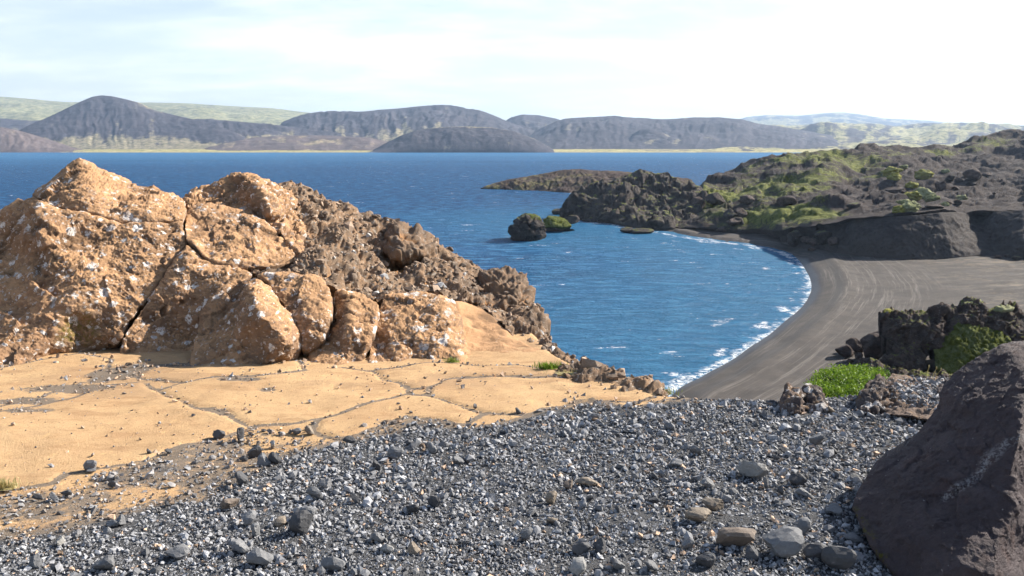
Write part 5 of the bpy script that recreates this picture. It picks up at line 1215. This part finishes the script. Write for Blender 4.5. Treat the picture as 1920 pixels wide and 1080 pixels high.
cg = gravelness(cq); cq = cq[inside(cq, EDGE) & (cg > .22) & (g.random(9000) < .25 + .75 * cg)]
for q in cq:
    if len(singles) >= 298: break
    r = float(np.clip(g.lognormal(math.log(.0145), .25), .010, .026)) * (q[1] / 4.4) ** .6
    if (np.hypot(*(taken - q).T) < tr_ + r * 1.5).any(): continue
    u = g.random(); tn = DK if u < .38 else GY if u < .80 else PL if u < .91 else TN if u < .97 else RD
    singles.append([q, r, tn, g.uniform(.55, .95), None]); taken = np.vstack([taken, q[None]]); tr_ = np.append(tr_, r)
SZ = zground(np.array([q[0] for q in singles]))
# a name for every stone: its own look, or its place beside one of the stones that stand out
pix = project(np.c_[np.array([q[0] for q in singles]), SZ])
marks = [i for i, q in enumerate(singles) if q[4]]
LANDM = {i: singles[i][4].split(',')[0] for i in marks}
ORD = ['nearest', 'second nearest', 'third nearest', 'fourth nearest', 'fifth nearest', 'sixth nearest', 'seventh nearest', 'eighth nearest', 'ninth nearest', 'tenth nearest', 'eleventh nearest', 'twelfth nearest']
bins = {}
for i, q in enumerate(singles):
    if q[4]: continue
    dl = pix[marks] - pix[i]; dd = np.hypot(dl[:, 0], dl[:, 1] * 1.5); k = int(np.argmin(dd)); mk = marks[k]
    vx, vy = -dl[k]
    side = ('right of' if vx > 0 else 'left of') if abs(vx) > abs(vy) * 1.5 else ('below' if vy > 0 else 'above')
    bins.setdefault((mk, side, CW[q[2]]), []).append((dd[k], i))
short = lambda t, n=9: ' '.join(t.split()[:n])
for (mk, side, cw), lst in bins.items():
    for r, (d, i) in enumerate(sorted(lst)):
        singles[i][4] = f'{cw} stone {ORD[min(r, 11)]} {side} the {short(LANDM[mk])}'
for i, (q, r, tn, hz, lb) in enumerate(singles):
    z = SZ[i]
    jit = random.Random(i).uniform(.85, 1.15)
    lump('stone', (q[0], q[1], z + .004), (r, r, r * hz * 1.1), MT['stone'], lb, 'stone', 300 + i, group='loose stones on the ledge', flat=(1, .8, 1.), level=3, planes=8, rough=.13, lo=.30, color=tuple(c * jit for c in tn), sink=.16, kinds=26, tilt=.18,
         rz=None if i >= len(HERO) else random.Random(i).uniform(-.35, .35))
# the mass of the gravel
def scatter(n, seed, med, ylo=2.55, yhi=6.6, gl=.12, power=1.3, sig=.42, xr=(-.70, .70)):
    g = np.random.default_rng(seed)
    y = ylo * (yhi / ylo) ** g.random(n); x = g.uniform(*xr, n) * y
    q = np.stack([x, y], 1); q = q[inside(q, EDGE)]
    gl_ = np.maximum(gravelness(q), sstep(1.6, 2.0, q[:, 0]))
    q = q[(g.random(len(q)) < gl_ ** power) & (gl_ > gl)]
    r = med * q[:, 1] * np.clip(g.lognormal(0, sig, len(q)), .4, 3.2)
    keep = np.ones(len(q), bool)
    return q[keep], r[keep], g
q1, r1, g1 = scatter(80000, 5, .0019, power=1.8)
q2, r2, g2 = scatter(9000, 6, .0029, power=1.2, sig=.5)
q3, r3, g3 = scatter(9000, 8, .0018, gl=.03, power=.5, ylo=3.0, sig=.6)
q6, r6, g6 = scatter(9000, 9, .0032, xr=(.70, 1.25), ylo=1.9)
q7, r7, g7 = scatter(7000, 10, .0034, xr=(-.9, .9), ylo=1.6, yhi=2.6)
parts_ = []
# grit lying in the joints between the slabs
gi = rng.choice(np.where(nearb & (grit > .3) & (gr < .4) & (Y < 8.6))[0], 2600)
q4 = Q[gi] + rng.uniform(-.012, .012, (len(gi), 2)); r4 = .0016 * q4[:, 1] * np.clip(rng.lognormal(0, .5, len(q4)), .4, 3)
gj = rng.choice(np.where(nearb & (sid >= 0))[0], 800); q5 = Q[gj] + rng.uniform(-.01, .01, (800, 2)); r5 = .0011 * q5[:, 1] * np.clip(rng.lognormal(0, .7, 800), .35, 4)
for (qq, rr, gg, lv, sd_, tan) in ((q5, r5, rng, 0, 15, .5), (q6, r6, g6, 0, 16, .02), (q7, r7, g7, 0, 17, .02), (q1, r1, g1, 0, 11, .02), (q2, r2, g2, 1, 12, .03), (q3, r3, g3, 0, 13, .25), (q4, r4, rng, 0, 14, .4)):
    p = np.c_[qq, zground(qq) + (.013 if sd_ == 15 else 0)]
    gl_ = gravelness(qq)
    t = tones(gg, len(qq), tan)
    warm = ((1 - gl_) * gg.random(len(qq)))[:, None]
    t = t * (1 - .6 * warm) + .6 * warm * np.array([.30, .22, .15])
    parts_.append(heap(p, rr, t, lv, sd_, 1.6, 40, .2))
off = 0; vs, fs_, cs = [], [], []
for v, f, c in parts_:
    vs.append(v); fs_.append(f + off); cs.append(c); off += len(v)
build('gravel', np.concatenate(vs), np.concatenate(fs_), MT['gravel'], smooth=False, colors=np.concatenate(cs), kind='stuff', label='dense grey volcanic gravel covering the front of the ledge')
# gravel on the brown mound
cen = MV[MF].mean(1); qm = project(cen); ok = np.where(np.exp(-(((qm[:, 0] - 1740) / 50) ** 2 + ((qm[:, 1] - 735) / 18) ** 2)) > g.random(len(cen)) * .9)[0]
pk = g.choice(ok, 2600)
mv_, mf_, mc_ = heap(cen[pk], np.clip(g.lognormal(math.log(.011), .4, len(pk)), .006, .04), tones(g, len(pk), .05), 0, 91, 1.5)
build('pebbles', mv_, mf_, MT['gravel'], parent=md, smooth=False, colors=mc_, kind='stuff')

# ------------------------------------------------------------------ plants
def mat_leaf(name, a, b):
    m = M(name)
    c = m.mix(m.rng(m.noise(9, 5, .7), .35, .65), a, b)
    m.set(m.b.inputs['Subsurface Weight'], 0.0)
    tl = m.n('ShaderNodeBsdfTranslucent'); m.set(tl.inputs['Color'], c)
    mx = m.n('ShaderNodeMixShader'); mx.inputs[0].default_value = .35
    m.end(c, .6, None, .3)
    m.t.links.new(m.b.outputs[0], mx.inputs[1]); m.t.links.new(tl.outputs[0], mx.inputs[2]); m.t.links.new(mx.outputs[0], m.o.inputs['Surface'])
    return m.m
LEAF = mat_leaf('fresh_leaf', (0.06, 0.13, 0.012), (0.21, 0.31, 0.03)); GRASS = mat_leaf('grass_blade', (0.13, 0.20, 0.03), (0.28, 0.30, 0.07)); DRY = mat_leaf('dry_grass', (0.42, 0.36, 0.15), (0.55, 0.47, 0.24))
def tuft(pos, n, h, spread, mat, label, seed, flat=.5):
    g = np.random.default_rng(seed); Vs, Fs = [], []
    for k in range(n):
        a = g.uniform(0, 6.28); l = h * g.uniform(.5, 1.1); w_ = h * .05; b = np.array([g.normal(0, spread), g.normal(0, spread * flat), 0]); lean = g.uniform(.15, .9)
        d = np.array([math.cos(a), math.sin(a), 0]); s_ = np.array([-d[1], d[0], 0]) * w_
        m1 = b + d * l * .25 * lean + np.array([0, 0, l * .6]); t = b + d * l * .8 * lean + np.array([0, 0, l * (1 - .3 * lean)])
        o = len(Vs); Vs += [b - s_, b + s_, m1 - s_ * .8, m1 + s_ * .8, t]; Fs += [[o, o + 1, o + 3], [o, o + 3, o + 2], [o + 2, o + 3, o + 4]]
    o = len(Vs); rr = spread * 1.6 + .004
    Vs += [np.array([rr * math.cos(k * .785), rr * flat * math.sin(k * .785), .0]) for k in range(8)] + [np.array([0, 0, .012])]
    Fs += [[o + k, o + (k + 1) % 8, o + 8] for k in range(8)]
    V = np.array(Vs) + np.array(pos)
    return build('grass_tuft', V, np.array(Fs), mat, label=label, cat='grass', group='tufts on the ledge', smooth=False)
def gp(px, py):
    p = G(np.array([px]), np.array([py]))[0]; return (p[0], p[1], zground(np.array([p[:2]]))[0] + .02)
tuft(gp(848, 680), 90, .055, .045, GRASS, 'small bright tuft in the crack below the smooth orange ramp', 1)
tuft(gp(1030, 696), 160, .075, .06, LEAF, 'darker green tuft beside the breccia at the end of the slabs', 2)
tuft(bp(1108, 699, 7.05), 60, .05, .03, GRASS, 'tiny tuft on the breccia below the darker green one', 3)
tuft(gp(1062, 706), 60, .045, .07, DRY, 'thin yellowish tuft on the tan slab beside the breccia', 4)
tuft(bp(1182, 718, 6.9), 60, .08, .03, DRY, 'dry grass on the skyline of the breccia above the lake', 5)
tuft(bp(1238, 738, 6.45), 110, .06, .06, GRASS, 'low green tuft where the slab ends over the beach', 6)
tuft(gp(5, 916), 140, .07, .05, DRY, 'pale dry tuft at the photo edge beside the biggest slab', 7)
tuft(gp(1512, 712), 60, .06, .03, GRASS, 'small tuft above the pair of rusty rocks', 8)
# leafy green plants in the hollow
shrub = root('leafy_plants', bp(1580, 750, 6.7), 'bright green leafy plants filling the hollow behind the gravel lip', 'plants')
SO = [(1512, 742, 6.6), (1520, 722, 7.0), (1540, 706, 7.5), (1565, 695, 7.9), (1600, 693, 8.1), (1640, 697, 8.2), (1665, 705, 8.0), (1660, 730, 7.2), (1625, 750, 6.7), (1580, 758, 6.5), (1550, 760, 6.45), (1530, 756, 6.5)]
_, SV, SF = block('base_mound', SO, [(1560, 725, 6.95), (1600, 715, 7.3), (1590, 740, 6.75), (1630, 720, 7.3)], mat_moss('dark_base_mound', (0.02, 0.035, 0.008), (0.03, 0.05, 0.01), (0.01, 0.015, 0.005), 8), [('f', .06, 3, 3), ('c', .04, 6, 1)], 601, shrub, back=.5, bevel=.08, fine=4)  # solid dark base mound under the leaves, no separate stalks modelled
nr = vnormals(SV, SF); gg = np.random.default_rng(5); pk = gg.integers(0, len(SV), 9000)
c0 = SV[pk] + nr[pk] * gg.uniform(0, .06, (9000, 1)) + gg.normal(0, .012, (9000, 3)); c0[:, 2] += .03 * fbm(c0, 7, 2, 4)
d1 = gg.normal(size=(9000, 3)) + np.array([0, 0, .5]); d1 /= np.linalg.norm(d1, axis=1)[:, None]; d2 = np.cross(d1, gg.normal(size=(9000, 3))); d2 /= np.linalg.norm(d2, axis=1)[:, None]
L_ = gg.uniform(.012, .026, (9000, 1))
LVv = np.stack([c0 - d1 * L_ * .6, c0 + d2 * L_ * .35, c0 + d1 * L_ * .7, c0 - d2 * L_ * .35], 1).reshape(-1, 3); o4 = np.arange(9000)[:, None] * 4
build('foliage', LVv, np.concatenate([o4 + np.array([[0, 1, 2]]), o4 + np.array([[0, 2, 3]])]), LEAF, parent=shrub, smooth=False, kind='stuff')
# dry seed stalks on the mound
for i, (px, d, h, lb) in enumerate([(1736, 6.9, .155, 'tallest dry seed stalk on the brown mound, left of three'), (1748, 6.95, .14, 'bent dry seed stalk in the middle of three'), (1757, 6.9, .125, 'short dry seed stalk, right of three on the mound')]):
    b = np.array(bp(px - (3 if i == 2 else 0), 718, d)); st = []
    r_ = root('seed_stalk', tuple(b), lb, 'grass', 'dry stalks on the mound')
    ln = np.array([(.00, 0, 0), (.004, 0, h * .6), (.012 + .012 * i, 0, h * .95)]) + b
    V = []; F_ = []
    for k, c in enumerate(ln):
        for a in range(3): V.append(c + .0022 * np.array([math.cos(a * 2.09), math.sin(a * 2.09), 0]))
    for k in range(2):
        for a in range(3): F_ += [[k * 3 + a, k * 3 + (a + 1) % 3, k * 3 + 3 + (a + 1) % 3], [k * 3 + a, k * 3 + 3 + (a + 1) % 3, k * 3 + 3 + a]]
    build('stem', V, F_, DRY, parent=r_)
    hv, hf = ICO[2]
    build('seed_head', hv * np.array([.0055, .0055, .016]) + ln[-1] + np.array([.002, 0, .008]), hf, DRY, parent=r_)

# ------------------------------------------------------------------ air
hz = bpy.data.materials.new('haze'); hz.use_nodes = True
t = hz.node_tree; t.nodes.clear()
o_ = t.nodes.new('ShaderNodeOutputMaterial'); pv = t.nodes.new('ShaderNodeVolumePrincipled')
pv.inputs['Color'].default_value = (.50, .70, 1.0, 1); pv.inputs['Density'].default_value = 0.000085; pv.inputs['Anisotropy'].default_value = 0.2
t.links.new(pv.outputs[0], o_.inputs['Volume'])
x0, x1, y0, y1, z0, z1 = -10500, 12500, -600, 11800, -6, 480
V = [(x0, y0, z0), (x1, y0, z0), (x1, y1, z0), (x0, y1, z0), (x0, y0, z1), (x1, y0, z1), (x1, y1, z1), (x0, y1, z1)]
build('haze', V, [(0, 3, 2, 1), (4, 5, 6, 7), (0, 1, 5, 4), (1, 2, 6, 5), (2, 3, 7, 6), (3, 0, 4, 7)], hz, kind='stuff', label='thin blue haze in the air over the lake', smooth=False)
